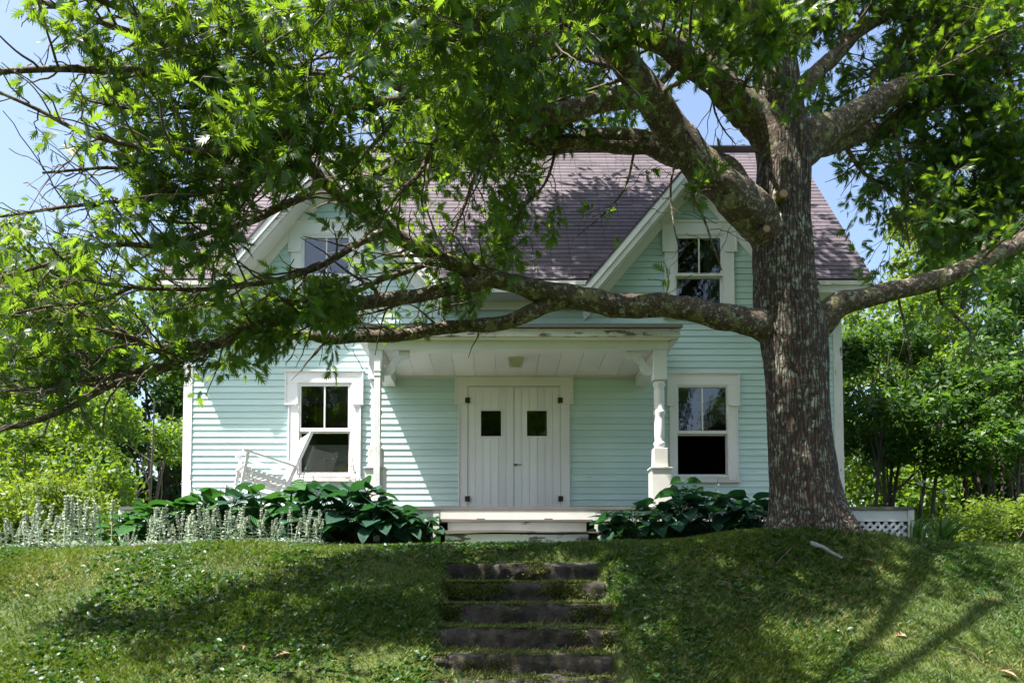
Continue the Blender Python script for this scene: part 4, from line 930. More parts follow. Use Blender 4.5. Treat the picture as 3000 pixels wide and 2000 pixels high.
def keep_prob(px, py):
    x, y = px / K, py / K
    if x < -150 or x > 2500: return .25
    if float(vn(np.array([x / 95.0, y / 70.0, 3.3]))) < (.34 if x < 1100 and y < 480 else .27): return .10
    if 1195 < x < 1560 and 352 < y < 660: return .13 if x > 1250 else .4
    if 665 < x < 825 and 515 < y < 660: return .03
    if 560 < x < 790 and 420 < y < 570: return .09
    if 460 < x < 620 and 540 < y < 690: return .30
    if 440 < x < 640 and 395 < y < 480: return .4
    if 1330 < x < 1745 and 400 < y < 710: return .22 if x > 1580 else .10
    if 1690 < x < 1905 and y > 320: return .05
    if 1230 < x < 1760 and y > 640: return .08
    if y > 775 and x > 640: return .02
    if y > 860 and x > 440: return 0.0
    if x > 640 and y > 740: return .35
    if y > 985: return .0
    if y > 850 and 240 < x <= 440: return .1
    if y > 900: return .5
    if x > 1880 and y > 1050: return 0.0
    if x > 1880 and 330 < y < 720 and x < 2120: return .55
    if x > 1880 and y > 700: return .6
    return 1.0
branches = []; LP, LA, LN, LS, LT = [], [], [], [], []; FP, FA, FN, FS, FT = [], [], [], [], []
rr_ = np.random.default_rng(11)
def rnd3(n_): return unit(rr_.normal(size=(n_, 3)))
UP = np.array([0, 0, 1.0])
for li, lb in enumerate(LIMBS):
    far = lb.get('far', False); P0 = lb['P']; nP = len(P0)
    rad = np.array(lb['r']) if 'r' in lb else np.linspace(lb['r0'], lb['r1'], nP)
    Q = catmull(np.hstack([P0, rad[:, None]]), .07 if not far else .2); P, rd = Q[:, :3].copy(), Q[:, 3]
    wob = np.stack([vn(P, 1.7, 20 + k) - .5 for k in range(3)], -1) * min(.10, lb['r0'] * 1.5); t_ = np.linspace(0, 1, len(P))
    P += wob * np.minimum(1, t_ * 6)[:, None]
    big = rd.max() > .07; sides = 22 if big and not far else 9
    V, F = tube(P, rd, sides)
    if big and not far:
        c_ = np.repeat(P, sides, 0); nn = vn(V, 5.5, 3) - .5; n2 = vn(V, 16, 4) - .5
        V = c_ + (V - c_) * (1 + .30 * nn + .12 * n2)[:, None]
        # collar where it leaves the trunk
        cl = np.repeat(np.clip(1 - t_ * lb.get('cl', 7), 0, 1) ** 2, sides)
        if lb['r0'] > .15: V = c_ + (V - c_) * (1 + .30 * cl)[:, None]
    capF = np.array([[0] + list(range(1, sides))])
    oakpart('limb', V, [F], M['limb'] if lb['r0'] < .25 else M['limb'])
    seg = np.linalg.norm(np.diff(P, axis=0), axis=1); S = np.r_[0, np.cumsum(seg)]; Lt = S[-1]
    T = unit(np.gradient(P, axis=0)); s = Lt * lb['leaf0']; k = 0
    if not far and P[:, 0].mean() < -1.6: lb['dens'] *= .95
    step = (.088 if not far else .19) / lb['dens']
    while s < Lt:
        i_ = min(len(P) - 1, np.searchsorted(S, s)); s += step * rr_.uniform(.6, 1.4); k += 1
        tdir = T[i_]; side = np.cross(tdir, UP); side = side / (np.linalg.norm(side) + 1e-6)
        a = (1 if k % 2 else -1)
        d = .55 * tdir + a * side * rr_.uniform(.4, 1.0) + UP * rr_.uniform(-.35, .75) + rnd3(1)[0] * .35
        d /= np.linalg.norm(d)
        ln = lb['ln'] * rr_.uniform(.35, 1.15) * (1.0 if s < Lt * .85 else .7)
        n_ = 9; tt = np.linspace(0, 1, n_)[:, None]; cv = rnd3(1)[0] * .22 + UP * rr_.uniform(-.25, .12)
        B = P[i_] + d * ln * tt + cv * ln * tt ** 2 + np.cumsum(rnd3(n_) * .022, 0)
        r0 = min(rd[i_] * .45, .018 * ln + .004); branches.append((B, np.linspace(r0, .0035, n_), 5, proj(B[4])))
        nt_ = max(3, int(ln * (7.0 if not far else 5)))
        for q in range(nt_ + 1):
            f = .18 + .82 * (q / nt_); j = f * (n_ - 1); j0 = min(n_ - 2, int(j)); b0 = B[j0] + (B[j0 + 1] - B[j0]) * (j - j0)
            bd = unit(B[j0 + 1] - B[j0]); td = unit(bd * .8 + rnd3(1)[0] * .9 + UP * .05) if q < nt_ else bd
            tl = rr_.uniform(.16, .42); tip = b0 + td * tl + UP * (-.04)
            kp = 1.0; dz_ = tip[2] - .1; xg, yg = tip[0] + .44 * dz_, tip[1] + .217 * dz_; bk = np.interp(yg, _ty, _tz2); dz_ = tip[2] - bk; xg, yg = tip[0] + .44 * dz_, tip[1] + .217 * dz_
            fleck = 5.8 < yg < 10.4 and float(vn(np.array([xg * 1.0, yg * 1.35, 8.8]))) > ((.40 if yg < 7.5 and -3.8 < xg < -.2 else .54) if yg < 8.4 else .57)
            if not far:
                px, py = proj(tip); kp = keep_prob(px, py)
            if fleck: kp *= (.01 if far else (.12 if tip[0] < -2.5 and tip[2] < 3.2 else .015))
            if rr_.uniform() > kp:
                if kp > .09 and rr_.uniform() < .35: branches.append((np.array([b0, (b0 + tip) / 2 + rnd3(1)[0] * .02, tip]), np.array([.004, .003, .002]), 3, None))
                continue
            if not far: branches.append((np.array([b0, (b0 + tip) / 2 + rnd3(1)[0] * .02, tip]), np.array([.0045, .0035, .002]), 3, None))
            nl = rr_.integers(7, 13) if not far else rr_.integers(5, 8)
            fr_l = np.r_[rr_.uniform(.1, 1, nl - 2), np.ones(2)][:, None]
            base = b0 + (tip - b0) * fr_l
            ax = unit(td * .55 + rnd3(nl) * .95 + UP * rr_.uniform(-.55, .1)); nr = unit(UP * .8 + rnd3(nl) * .95)
            sz = np.clip(rr_.normal(.138, .032, nl), .06, .20) * (1.0 if not far else 1.5); tn = np.clip(rr_.normal(.38, .16) + rr_.normal(0, .14, nl), 0, 1)
            (FP if far else LP).append(base + ax * rr_.uniform(.02, .05)); (FA if far else LA).append(ax); (FN if far else LN).append(nr); (FS if far else LS).append(sz); (FT if far else LT).append(tn)
parts = []
for B, rd, sides, _ in branches: parts.append(tube(B, rd, sides))
V, F = cat_np(parts); o = oakpart('branches', V, F, M['twig'], True); tag(o, kind='stuff')
LP, LA, LN, LS, LT = map(np.concatenate, (LP, LA, LN, LS, LT)); FP, FA, FN, FS, FT = map(np.concatenate, (FP, FA, FN, FS, FT))
# the 300 leaves that show largest are objects of their own
d_ = LP[:, 1] * CA + LP[:, 2] * SA; pxy = np.array([proj(p) for p in LP])
vis = (pxy[:, 0] > 20) & (pxy[:, 0] < 2980) & (pxy[:, 1] > 20) & (pxy[:, 1] < 1900)
score = np.where(vis, LS / d_ * (.4 + np.abs((unit(LN) * unit(LP)).sum(-1))), 0); top = np.argsort(-score)[:300]
lm = mesh_np('leaf', LV, [LF], False, np.full(len(LV), .45)); lm.materials.append(M['oakleaf'])
for q in top:
    y = LA[q] / np.linalg.norm(LA[q]); z = LN[q] - y * np.dot(LN[q], y); z /= np.linalg.norm(z); x = np.cross(y, z)
    o = obj('leaf', lm, None, oak); s_ = LS[q]
    o.matrix_local = Matrix(((x[0] * s_, y[0] * s_, z[0] * s_, LP[q][0] - oak.location[0]), (x[1] * s_, y[1] * s_, z[1] * s_, LP[q][1] - oak.location[1]), (x[2] * s_, y[2] * s_, z[2] * s_, LP[q][2] - oak.location[2]), (0, 0, 0, 1)))
mk = np.ones(len(LP), bool); mk[top] = False
V, F = place((LV, LF), LP[mk], LA[mk], LN[mk], LS[mk]); V2, F2 = place((SV, SF), FP, FA, FN, FS)
VV, FF = cat_np([(V, F), (V2, F2)])
o = oakpart('crown', VV, FF, M['oakleaf'], False, np.r_[np.repeat(LT[mk], len(LV)), np.repeat(FT, len(SV))]); tag(o, kind='stuff')
print('OAK leaves', len(LP), len(FP), 'branches', len(branches), 'claps', nclap)
#PART4
# ------------------------------------------------------------------ copies of things with parts
def copy_tree(o, parent=None):
    c = o.copy(); COL.objects.link(c); c.parent = parent
    for ch in o.children: copy_tree(ch, c)
    return c
ORD = ['first', 'second', 'third', 'fourth', 'fifth', 'sixth', 'seventh', 'eighth', 'ninth', 'tenth', 'eleventh', 'twelfth', 'thirteenth', 'fourteenth', 'fifteenth', 'sixteenth', 'seventeenth', 'eighteenth', 'nineteenth', 'twentieth', 'twenty-first', 'twenty-second', 'twenty-third', 'twenty-fourth', 'twenty-fifth', 'twenty-sixth', 'twenty-seventh', 'twenty-eighth', 'twenty-ninth', 'thirtieth', 'thirty-first', 'thirty-second', 'thirty-third', 'thirty-fourth', 'thirty-fifth', 'thirty-sixth']
# ------------------------------------------------------------------ rocking chair on the deck (faces -x)
ch = empty('rocking_chair', (-3.86, 12.70, DECK), R(14)); ch.scale = (1.2, 1.2, 1.2); ch.rotation_euler = (0, 0, R(27))
tag(ch, 'white slatted wooden rocking chair tipped back on the deck by the window', 'rocking chair')
W2 = .27; TILT = R(13)
def cp(x, y, z):   # chair rocked back about the ground
    c, s = math.cos(TILT), math.sin(TILT); return Vector((x * c + z * s, y, -x * s + z * c + .06))
for s in (-1, 1):
    arc = [cp(-.50 + q * 1.12 / 14, s * W2, .055 + .13 * ((q - 7) / 7) ** 2 - .05) for q in range(15)]
    mb = MB()
    for a, b in zip(arc[:-1], arc[1:]): mb.beam(a, b + (b - a) * .02, (0, .016, 0), (0, 0, .024))
    mb.build('rocker', M['white'], ch)
    MB().beam(cp(-.30, s * W2, .06), cp(-.33, s * W2, .63), (.02, 0, .004), (0, .02, 0)).build('leg', M['white'], ch)
    MB().beam(cp(.20, s * W2, .06), cp(.40, s * W2, 1.16), (.022, 0, -.004), (0, .018, 0)).build('back_post', M['white'], ch)
    MB().beam(cp(-.40, s * (W2 + .02), .645), cp(.30, s * (W2 + .02), .625), (0, .045, 0), (0, 0, .012)).build('arm', M['white'], ch)
    MB().beam(cp(-.32, s * W2, .25), cp(.24, s * W2, .25), (0, .01, 0), (0, 0, .014)).build('stretcher', M['white'], ch)
    MB().beam(cp(-.33, s * W2, .40), cp(.27, s * W2, .38), (0, .012, 0), (0, 0, .03)).build('seat_rail', M['white'], ch)
for q in range(9):
    x = -.34 + q * .068; MB().beam(cp(x, -W2 - .01, .437 - x * .04), cp(x, W2 + .01, .437 - x * .04), (.026, 0, 0), (0, 0, .008)).build('seat_slat', M['white'], ch)
for q in range(8):
    y = -W2 + .05 + q * (2 * W2 - .1) / 7; MB().beam(cp(.285, y, .47), cp(.39, y, 1.06), (.007, 0, 0), (0, .019, 0)).build('back_slat', M['white'], ch)
for z_, h in ((1.08, .045), (.46, .03)):
    x = .20 + .2 * (z_ - .06) / 1.1; MB().beam(cp(x, -W2 + .019, z_), cp(x, W2 - .019, z_), (.013, 0, 0), (.0, 0, h)).build('back_rail', M['white'], ch)
MB().beam(cp(-.325, -W2, .2), cp(-.325, W2, .2), (.012, 0, 0), (0, 0, .014)).build('stretcher', M['white'], ch)

# ------------------------------------------------------------------ granite steps in the bank
SX = [(1308, 1782), (1300, 1775), (1284, 1790), (1262, 1812), (1258, 1790), (1240, 1800)]
lab = ['topmost mossy granite step set into the grassy bank', 'second mossy granite step from the top of the bank', 'third mossy granite step from the top of the bank', 'fourth mossy granite step from the top of the bank', 'fifth granite step from the top, broad and pale grey', 'lowest granite step cut off by the bottom of the picture']
STEPZ = []
for k in range(6):
    y0 = SY[k]; zt = at(1500, SPY[k], y0).z; STEPZ.append(zt); x0, x1 = at(SX[k][0], SPY[k], y0).x, at(SX[k][1], SPY[k], y0).x
    nx_, nz_ = 90, 14; us = np.linspace(0, 1, nx_); hh = .26; dep = .42
    prof = [(0, -hh + hh * q / 8) for q in range(9)] + [(dep * q / 6, 0) for q in range(1, 7)]   # (depth, height)
    prof = np.array(prof); GU, GP = np.meshgrid(np.arange(nx_), np.arange(len(prof)), indexing='ij')
    X = x0 + (x1 - x0) * us[GU]; Yv = y0 + prof[GP, 0]; Zv = zt + prof[GP, 1]
    P = np.stack([X, Yv, Zv], -1); e = (vn(P, 3.2, k) - .5) * .13 + (vn(P, 9, k + 3) - .5) * .075 + (vn(P, 25, k + 5) - .5) * .03
    edge = np.exp(-((GP - 8) / 1.2) ** 2)
    Yv = Yv + np.where(GP <= 8, e, 0) + edge * (.018 + .03 * vn(P, 5, 8)); Zv = Zv + np.where(GP >= 8, e * .35, 0) - edge * (.012 + .10 * np.maximum(0, vn(P, 4, 12) - .55))
    V = np.stack([X, Yv, Zv], -1).reshape(-1, 3); m_ = len(prof); i_ = np.arange(nx_ - 1)[:, None] * m_ + np.arange(m_ - 1)[None]
    F = np.stack([i_, i_ + m_, i_ + m_ + 1, i_ + 1], -1).reshape(-1, 4)
    # ends and underside: closed slab
    nv = len(V); bot = np.array([(x0, y0, zt - hh), (x1, y0, zt - hh), (x1, y0 + dep, zt - hh), (x0, y0 + dep, zt - hh)])
    V = np.vstack([V, bot]); idx0 = list(range(m_)); idx1 = list(range((nx_ - 1) * m_, nx_ * m_))
    me = mesh_np('stone_step', V, [F, np.array([idx0 + [nv + 3]]), np.array([idx1[::-1] + [nv + 2]][0:1])], False)
    o = obj('stone_step', me, M['granite']); tag(o, lab[k], 'step', 'granite steps up the bank')
    # moss cushions on tread and face
    nm = 4200; ux = rng.uniform(0, 1, nm * 3); fr = rng.uniform(0, 1, nm * 3)
    px = x0 + (x1 - x0) * ux; onface = fr < .45; py = np.where(onface, y0 - .012, y0 + (fr - .45) * .45); pz = np.where(onface, zt - .02 - .14 * (fr / .45) ** 1.3, zt + .004)
    pp = np.stack([px, py, pz], -1); sel = (vn(pp, 2.6, 40 + k) * .45 + vn(pp, 9, 41 + k) * .35 + rng.uniform(0, .2, len(pp)) > .50 + .06 * (ux > .6) + .05 * onface) ; pp = pp[sel]
    pp[:, 1] += np.where(onface[sel], (vn(pp, 3.2, k) - .5) * .13 + (vn(pp, 9, k + 3) - .5) * .075 - .006, 0)
    ax = unit(np.where(onface[sel][:, None], np.array([0, -1, .1]), np.array([0, -.1, 1.0])) + rng.normal(size=pp.shape) * .6); nr = rng.normal(size=pp.shape)
    V, F = place((SV, SF), pp, ax, nr, rng.uniform(.012, .032, len(pp)), np.full(len(pp), 1.6))
    ms = obj('moss', mesh_np('moss', V, [F], False, np.repeat(rng.uniform(0, 1, len(pp)), 4)), M['moss'], o); tag(ms, kind='stuff')

# ------------------------------------------------------------------ hostas
def hosta_leaf(seed, cup=.35):
    r = np.random.default_rng(seed); nu, nv_ = 9, 9; V = []
    for i_ in range(nv_):
        t = i_ / (nv_ - 1); w_ = .50 * (math.sin(math.pi * min(1, (t * .93 + .07)) ** .62) ** .8 if t < 1 else 0.0)
        if t < .12: w_ = max(w_, .30 + .9 * t)
        for j in range(nu):
            s = -1 + 2 * j / (nu - 1); x = s * w_; y = t - .13 * (s * s) * (1 - t) * (1 if t < .3 else .3)
            z = cup * (abs(s) ** 1.6) * w_ * .9 - .24 * t ** 2.2 + .06 * t + .018 * math.cos(s * 9 * math.pi / 2) * (1 - t * .6) + r.normal(0, .008)
            V.append((x, y, z))
    i_ = np.arange(nv_ - 1)[:, None] * nu + np.arange(nu - 1)[None]; F = np.stack([i_, i_ + 1, i_ + nu + 1, i_ + nu], -1).reshape(-1, 4)
    V = np.array(V); n0 = len(V); b0 = V[nu // 2]
    tv, tf = tube(np.array([[0, -.9, -.9], [0, -.5, -.3], [0, -.2, -.04], [0, .05, b0[2]]]), np.array([.03, .028, .025, .02]), 5)
    return mesh_np('hosta_leaf', np.vstack([V, tv]), [F, tf + n0], True, np.full(n0 + len(tv), .45))
HL = {m_: [] for m_ in ('hosta', 'hostag')}
for m_ in HL:
    for q in range(4):
        me = hosta_leaf(q, .15 + .16 * q); me.materials.append(M[m_]); HL[m_].append(me)
def petal_stalk(h, seed):
    r = np.random.default_rng(seed); pts = np.array([[0, 0, 0], [.02, -.01, h * .4], [.05, -.02, h * .75], [.09, -.02, h]]); parts = [tube(catmull(pts, .08), np.linspace(.006, .004, len(catmull(pts, .08))), 5)]
    nf = 16; f = r.uniform(.72, 1.0, nf); b = np.stack([np.interp(f, [0, .4, .75, 1], pts[:, k]) for k in range(3)], -1)
    return parts[0], place((SV, SF), b, r.normal(size=(nf, 3)) * .7 + np.array([0, 0, .1]), r.normal(size=(nf, 3)), r.uniform(.03, .06, nf))
hrng = np.random.default_rng(5); nh = [0]
def hosta(x, y, h, spread, nleaf, size, mat, label, group, stalk=0):
    z = float(gz(x, y)) - .02
    o = empty('hosta_plant', (x, y, z)); tag(o, label, 'hosta', group)
    for q in range(nleaf):
        t = (q + .5) / nleaf; a = q * 2.399963 + hrng.uniform(-.4, .4); el = 1 - t
        rad = spread * math.sqrt(t) * hrng.uniform(.75, 1.1); zz = h * (.28 + .72 * (1 - t ** 1.6)) * hrng.uniform(.85, 1.08)
        lf = obj('leaf', HL[mat][hrng.integers(4)], None, o)
        s_ = size * hrng.uniform(.75, 1.25); pit = R(14) - t * R(42) + hrng.normal(0, .18)
        lf.matrix_local = Matrix.Translation((rad * math.cos(a) * .8, rad * math.sin(a) * .8, zz)) @ Matrix.Rotation(a - math.pi / 2, 4, 'Z') @ Matrix.Rotation(pit, 4, 'X') @ Matrix.Rotation(hrng.normal(0, .25), 4, 'Y') @ Matrix.Scale(s_, 4)
    for q in range(stalk):
        (tv, tf), (pv, pf) = petal_stalk(h * 1.35 + hrng.uniform(-.05, .15), nh[0] + q)
        st = obj('flower_stalk', mesh_np('flower_stalk', tv, [tf], True, np.full(len(tv), .6)), M['lily'], o, (hrng.uniform(-.15, .15), hrng.uniform(-.15, .1), 0)); st.rotation_euler = (hrng.uniform(-.15, .25), 0, hrng.uniform(0, 6))
        obj('flowers', mesh_np('flowers', pv, [pf], False, np.full(len(pv), .5)), M['petal'], st)['kind'] = 'stuff'
    nh[0] += 10
# (x2352, y depth, top y2352, size, mat)
HLFT = [(275, 11.15, 1180, 'hostag'), (312, 11.3, 1172, 'hostag'), (345, 11.1, 1165, 'hostag'), (410, 11.25, 1150, 'hostag'), (470, 11.35, 1130, 'hostag'), (540, 11.3, 1128, 'hosta'), (600, 11.25, 1130, 'hostag'), (665, 11.35, 1120, 'hostag'), (700, 11.1, 1155, 'hosta'), (745, 11.3, 1115, 'hosta'), (800, 11.2, 1125, 'hosta'), (840, 11.35, 1110, 'hosta'), (870, 11.1, 1150, 'hosta'), (920, 11.2, 1165, 'hosta'), (975, 11.25, 1185, 'hosta')]
for q, (x, y, ty, mt) in enumerate(HLFT):
    p = m2(x, 1200, y); h = m2(x, ty, y)[2] - float(gz(p[0], y)); 
    hosta(p[0], y, h * .98, .34, (16 if q < 2 else 22) if q < 14 else 13, (.22 if q < 2 else .27) if q < 13 else .21, mt, f'broad-leaved {"green" if mt == "hostag" else "blue-green"} hosta, {ORD[q]} from the outer end of the long clump', 'hostas between the chair and the wooden steps', 1 if q in (4, 6, 7, 9, 10, 11) else 0)
HRGT = [(1405, 11.25, 1180), (1455, 11.15, 1165), (1510, 11.25, 1155), (1560, 11.15, 1130), (1575, 11.35, 1105), (1625, 11.2, 1140), (1680, 11.25, 1140), (1730, 11.1, 1150), (1745, 11.35, 1160)]
for q, (x, y, ty) in enumerate(HRGT):
    p = m2(x, 1200, y); h = m2(x, ty, y)[2] - float(gz(p[0], y))
    hosta(p[0], y, h * .98, .32, 18, .25 if q > 2 else .21, 'hosta', f'dark blue-green hosta in shade by the oak, {ORD[q]} one counted from the steps', 'hostas between the steps and the oak', 1 if q in (5,) else 0)

# ------------------------------------------------------------------ lamb's ears
def lamb(seed, nst):
    r = np.random.default_rng(seed); o = empty('lambs_ear')
    for s in range(nst):
        h = r.uniform(.36, .60); bx, by = r.normal(0, .085, 2); ln = r.normal(0, .06, 2)
        pts = np.array([[bx, by, -.02], [bx + ln[0] * .4, by + ln[1] * .4, h * .5], [bx + ln[0], by + ln[1], h]]); cc = catmull(pts, .05)
        st = obj('stalk', mesh_np('stalk', *(lambda t: (t[0], [t[1]]))(tube(cc, np.linspace(.007, .005, len(cc)), 6)), True), M['lamb'], o)
        # flower spike of whorls
        nf = 150; f = np.sort(r.uniform(.58, 1.0, nf)); wh = np.round(f * 16) / 16 + r.normal(0, .006, nf); b = np.stack([np.interp(wh, np.linspace(0, 1, len(cc)), cc[:, k]) for k in range(3)], -1)
        a = r.uniform(0, 6.283, nf); ax = np.stack([np.cos(a), np.sin(a), r.uniform(-.1, .7, nf)], -1); V, F = place((SV, SF), b, ax, r.normal(size=(nf, 3)), r.uniform(.018, .034, nf) * (1.15 - .5 * (f - .5)), np.full(nf, 1.5))
        obj('flower_spike', mesh_np('flower_spike', V, [F], False, np.repeat(r.uniform(0, 1, nf), 4)), M['lambfl'], st)
        nl = 12; f = np.repeat(np.linspace(.1, .62, nl // 2), 2); b = np.stack([np.interp(f, np.linspace(0, 1, len(cc)), cc[:, k]) for k in range(3)], -1)
        a = np.tile([0, math.pi], nl // 2) + np.repeat(np.arange(nl // 2) * 1.57, 2) + r.normal(0, .3, nl); ax = np.stack([np.cos(a), np.sin(a), .5 - .6 * r.uniform(0, 1, nl)], -1)
        lv = np.array([(0, 0, 0), (.16, .3, .03), (.17, .65, .0), (0, 1, -.16), (-.17, .65, 0), (-.16, .3, .03), (0, .5, -.03)]); lf = np.array([(0, 1, 6), (1, 2, 6), (2, 3, 6), (3, 4, 6), (4, 5, 6), (5, 0, 6)])
        V, F = place((lv, lf), b, ax, np.tile([[0, 0, 1.0]], (nl, 1)), r.uniform(.06, .11, nl) * (1.2 - f * .6))
        obj('leaves', mesh_np('leaves', V, [F], True, np.repeat(r.uniform(0, 1, nl), 7)), M['lamb'], st)
    nl = 40; a = r.uniform(0, 6.283, nl); rad = r.uniform(.0, .13, nl); b = np.stack([rad * np.cos(a), rad * np.sin(a), r.uniform(0, .05, nl)], -1); ax = np.stack([np.cos(a), np.sin(a), r.uniform(.1, 1.3, nl)], -1)
    V, F = place((lv, lf), b, ax, np.tile([[0, 0, 1.0]], (nl, 1)) + r.normal(size=(nl, 3)) * .3, r.uniform(.08, .13, nl))
    obj('basal_leaves', mesh_np('basal_leaves', V, [F], True, np.repeat(r.uniform(0, 1, nl), 7)), M['lamb'], o)
    return o
protos = [lamb(100 + q, n_) for q, n_ in enumerate((3, 4, 5, 4))]; used = set()
lx_ = [8, 35, 62, 85, 108, 130, 150, 172, 195, 218, 300, 345, 370, 395, 418, 440, 462, 488, 512, 535, 556, 580, 600, 628, 655, 680, 702, 726]
for q, x in enumerate(lx_):
    y = 10.35 + .22 * math.sin(q * 2.4) + (.15 if x > 500 else 0); p = m2(x, 1240, y); k = q % 4
    o = protos[k] if k not in used else copy_tree(protos[k]); used.add(k)
    o.location = (p[0], y, float(gz(p[0], y))); sc = (1.15 if 100 < x < 230 else (.9 if x < 110 else (.55 if x in (300, 628) else .92))) * random.uniform(.9, 1.1)
    if x < 60: sc *= .8
    o.scale = (sc,) * 3; o.rotation_euler = (0, 0, random.uniform(0, 6.28))
    side = f"sunlit silvery lamb's ear plant, {ORD[q]} along the row from the picture's edge" if x < 250 else f"felted silver lamb's ear before the hostas, {ORD[len(lx_) - 1 - q]} from the steps' side"
    tag(o, side, 'plant', "lamb's ears along the flower bed")

# ------------------------------------------------------------------ strap-leaved clump and broad leaves at the deck's end
def strap_clump(x, y, n_, h, spread, label, seed, lean=0):
    r = np.random.default_rng(seed); o = empty('daylily_clump', (x, y, float(gz(x, y)))); tag(o, label, 'plant', 'daylilies by the deck end')
    for q in range(n_):
        a = r.uniform(0, 6.283); L_ = h * r.uniform(.7, 1.2); out = spread * r.uniform(.3, 1.1); t = np.linspace(0, 1, 8)
        bx, by = r.normal(0, .05, 2); X = bx + (math.cos(a) * out + lean) * t ** 1.5; Yy = by + math.sin(a) * out * t ** 1.5; Z = L_ * (t * 1.25 - .62 * t ** 2.4)
        w_ = .013 * np.sin(np.pi * np.clip(t * .8 + .15, 0, 1)) + .0005; sx, sy = -math.sin(a), math.cos(a)
        Lp = np.stack([X - sx * w_, Yy - sy * w_, Z + .004], -1); Rp = np.stack([X + sx * w_, Yy + sy * w_, Z + .004], -1); Mp = np.stack([X, Yy, Z], -1)
        V = np.stack([Lp, Mp, Rp], 1).reshape(-1, 3); i_ = np.arange(7)[:, None] * 3 + np.arange(2)[None]; F = np.stack([i_, i_ + 1, i_ + 4, i_ + 3], -1).reshape(-1, 4)
        obj('leaf', mesh_np('leaf', V, [F], True, np.full(len(V), r.uniform(.1, .9))), M['lily'], o)
for q, (x, y, n_, h, sp, ln, lb) in enumerate([(2165, 11.3, 60, .62, .50, .22, 'large arching daylily clump beyond the lattice end of the deck'), (2110, 11.4, 30, .6, .22, 0, 'upright daylily clump against the deck corner post'), (2040, 11.45, 24, .38, .2, 0, 'short grassy daylily clump in front of the lattice'), (1985, 11.4, 20, .34, .2, 0, 'small daylily tuft between the oak and the lattice')]):
    p = m2(x, 1230, y); strap_clump(p[0], y, n_, h, sp, lb, 50 + q, ln)
pa = m2(2118, 1200, 11.5)
for q, (dx, hh, lb) in enumerate([(.0, .95, 'tall thin stalk with a seed head at the deck corner'), (.33, .85, 'pale stalk with fading flowers above the big daylily')]):
    o = empty('flower_stalk', (pa[0] + dx, 11.5, float(gz(pa[0] + dx, 11.5)))); tag(o, lb, 'flower')
    MB().tube([(0, 0, 0), (.01, 0, hh * .5), (.0, .01, hh)], [.007, .006, .005], 6).build('stem', M['lily'], o)
    r = np.random.default_rng(q); nf = 30; b = np.array([0, .01, hh]) + r.normal(0, .022, (nf, 3)); V, F = place((SV, SF), b, r.normal(size=(nf, 3)), r.normal(size=(nf, 3)), r.uniform(.03, .05, nf)); obj('flower_head', mesh_np('flower_head', V, [F], False, np.full(len(V), .3)), M['lamb'], o)

# ------------------------------------------------------------------ small things on the lawn
p = m2(1862, 1325, 8.55); q_ = m2(1935, 1340, 8.4)
z1_, z2_ = float(gz(p[0], p[1])), float(gz(q_[0], q_[1])); pl = catmull(np.array([[p[0], p[1], z1_ + .03], [(p[0] + q_[0]) / 2, (p[1] + q_[1]) / 2, (z1_ + z2_) / 2 + .04], [q_[0], q_[1], z2_ + .015]]), .03)
V, F = tube(pl, np.linspace(.035, .02, len(pl)) * (1 + .3 * (vn(pl, 14) - .5)), 10); V += (np.stack([vn(V, 20, s) for s in (1, 2, 3)], -1) - .5) * .02
o = obj('fallen_branch', mesh_np('fallen_branch', V, [F], True), flat('bleached_wood', (0.20, 0.20, 0.19), .9)); tag(o, 'bleached piece of dead branch lying on the shaded bank', 'branch')
stk = [((1470, 1262), (1625, 1280)), ((1780, 1300), (1850, 1250)), ((1650, 1340), (1690, 1368)), ((1700, 1378), (1760, 1400)), ((1520, 1420), (1440, 1400)), ((2180, 1490), (2260, 1530)), ((1590, 1268), (1635, 1285))]
sl_lab = ['long thin twig in the grass right above the top granite step', 'curved twig on the mound below the oak trunk', 'pale short twig midway between steps and dead branch', 'pale bent twig below the short one on the bank', 'forked twig lying across the fourth granite step', 'thin straw-coloured twig in the sunny patch at the lower corner', 'dark hooked twig near the bank crest beside the hostas']
def on_bank(x, y):   # where the pixel meets the lawn
    Y = np.linspace(6.3, 11.2, 400); zz = np.array([at(x * K, y * K, v).z for v in Y]); xx = np.array([at(x * K, y * K, v).x for v in Y])
    h = gz(xx, Y) - zz; i_ = np.argmax(h > 0); return np.array([xx[i_], Y[i_], float(gz(xx[i_], Y[i_]))])
for (a, b), lb in zip(stk, sl_lab):
    A_, B_ = on_bank(*a), on_bank(*b); mid = (A_ + B_) / 2 + np.array([.02, .03, 0]); mid[2] = float(gz(mid[0], mid[1])) + .04
    A_[2] += .02; B_[2] += .02; cc = catmull(np.array([A_, mid, B_]), .04); cc += (np.stack([vn(cc, 9, s) for s in (4, 5, 6)], -1) - .5) * .03
    V, F = tube(cc, np.linspace(.006, .003, len(cc)), 5); o = obj('twig', mesh_np('twig', V, [F], True), flat('dry_twig', (.12, .095, .07), .9)); tag(o, lb, 'twig', 'fallen twigs')
dl_ = [((2085, 1470), 'curled pinkish fallen leaf in the sunlit patch on the bank'), ((2290, 1550), 'pale fallen leaf at the bottom corner of the lawn'), ((1690, 1445), 'brown fallen leaf standing upright in the grass'), ((670, 1510), 'reddish fallen leaf on the shaded weedy bank'), ((560, 1500), 'tan fallen leaf among the weeds on the bank'), ((1800, 1330), 'small brown fallen leaf near the dead branch'), ((2010, 1300), 'pale fallen leaf below the daylilies')]
dm = mesh_np('fallen_leaf', LV * np.array([1, 1, 2.2]), [LF], False, np.full(len(LV), .6)); dm.materials.append(M['dryleaf'])
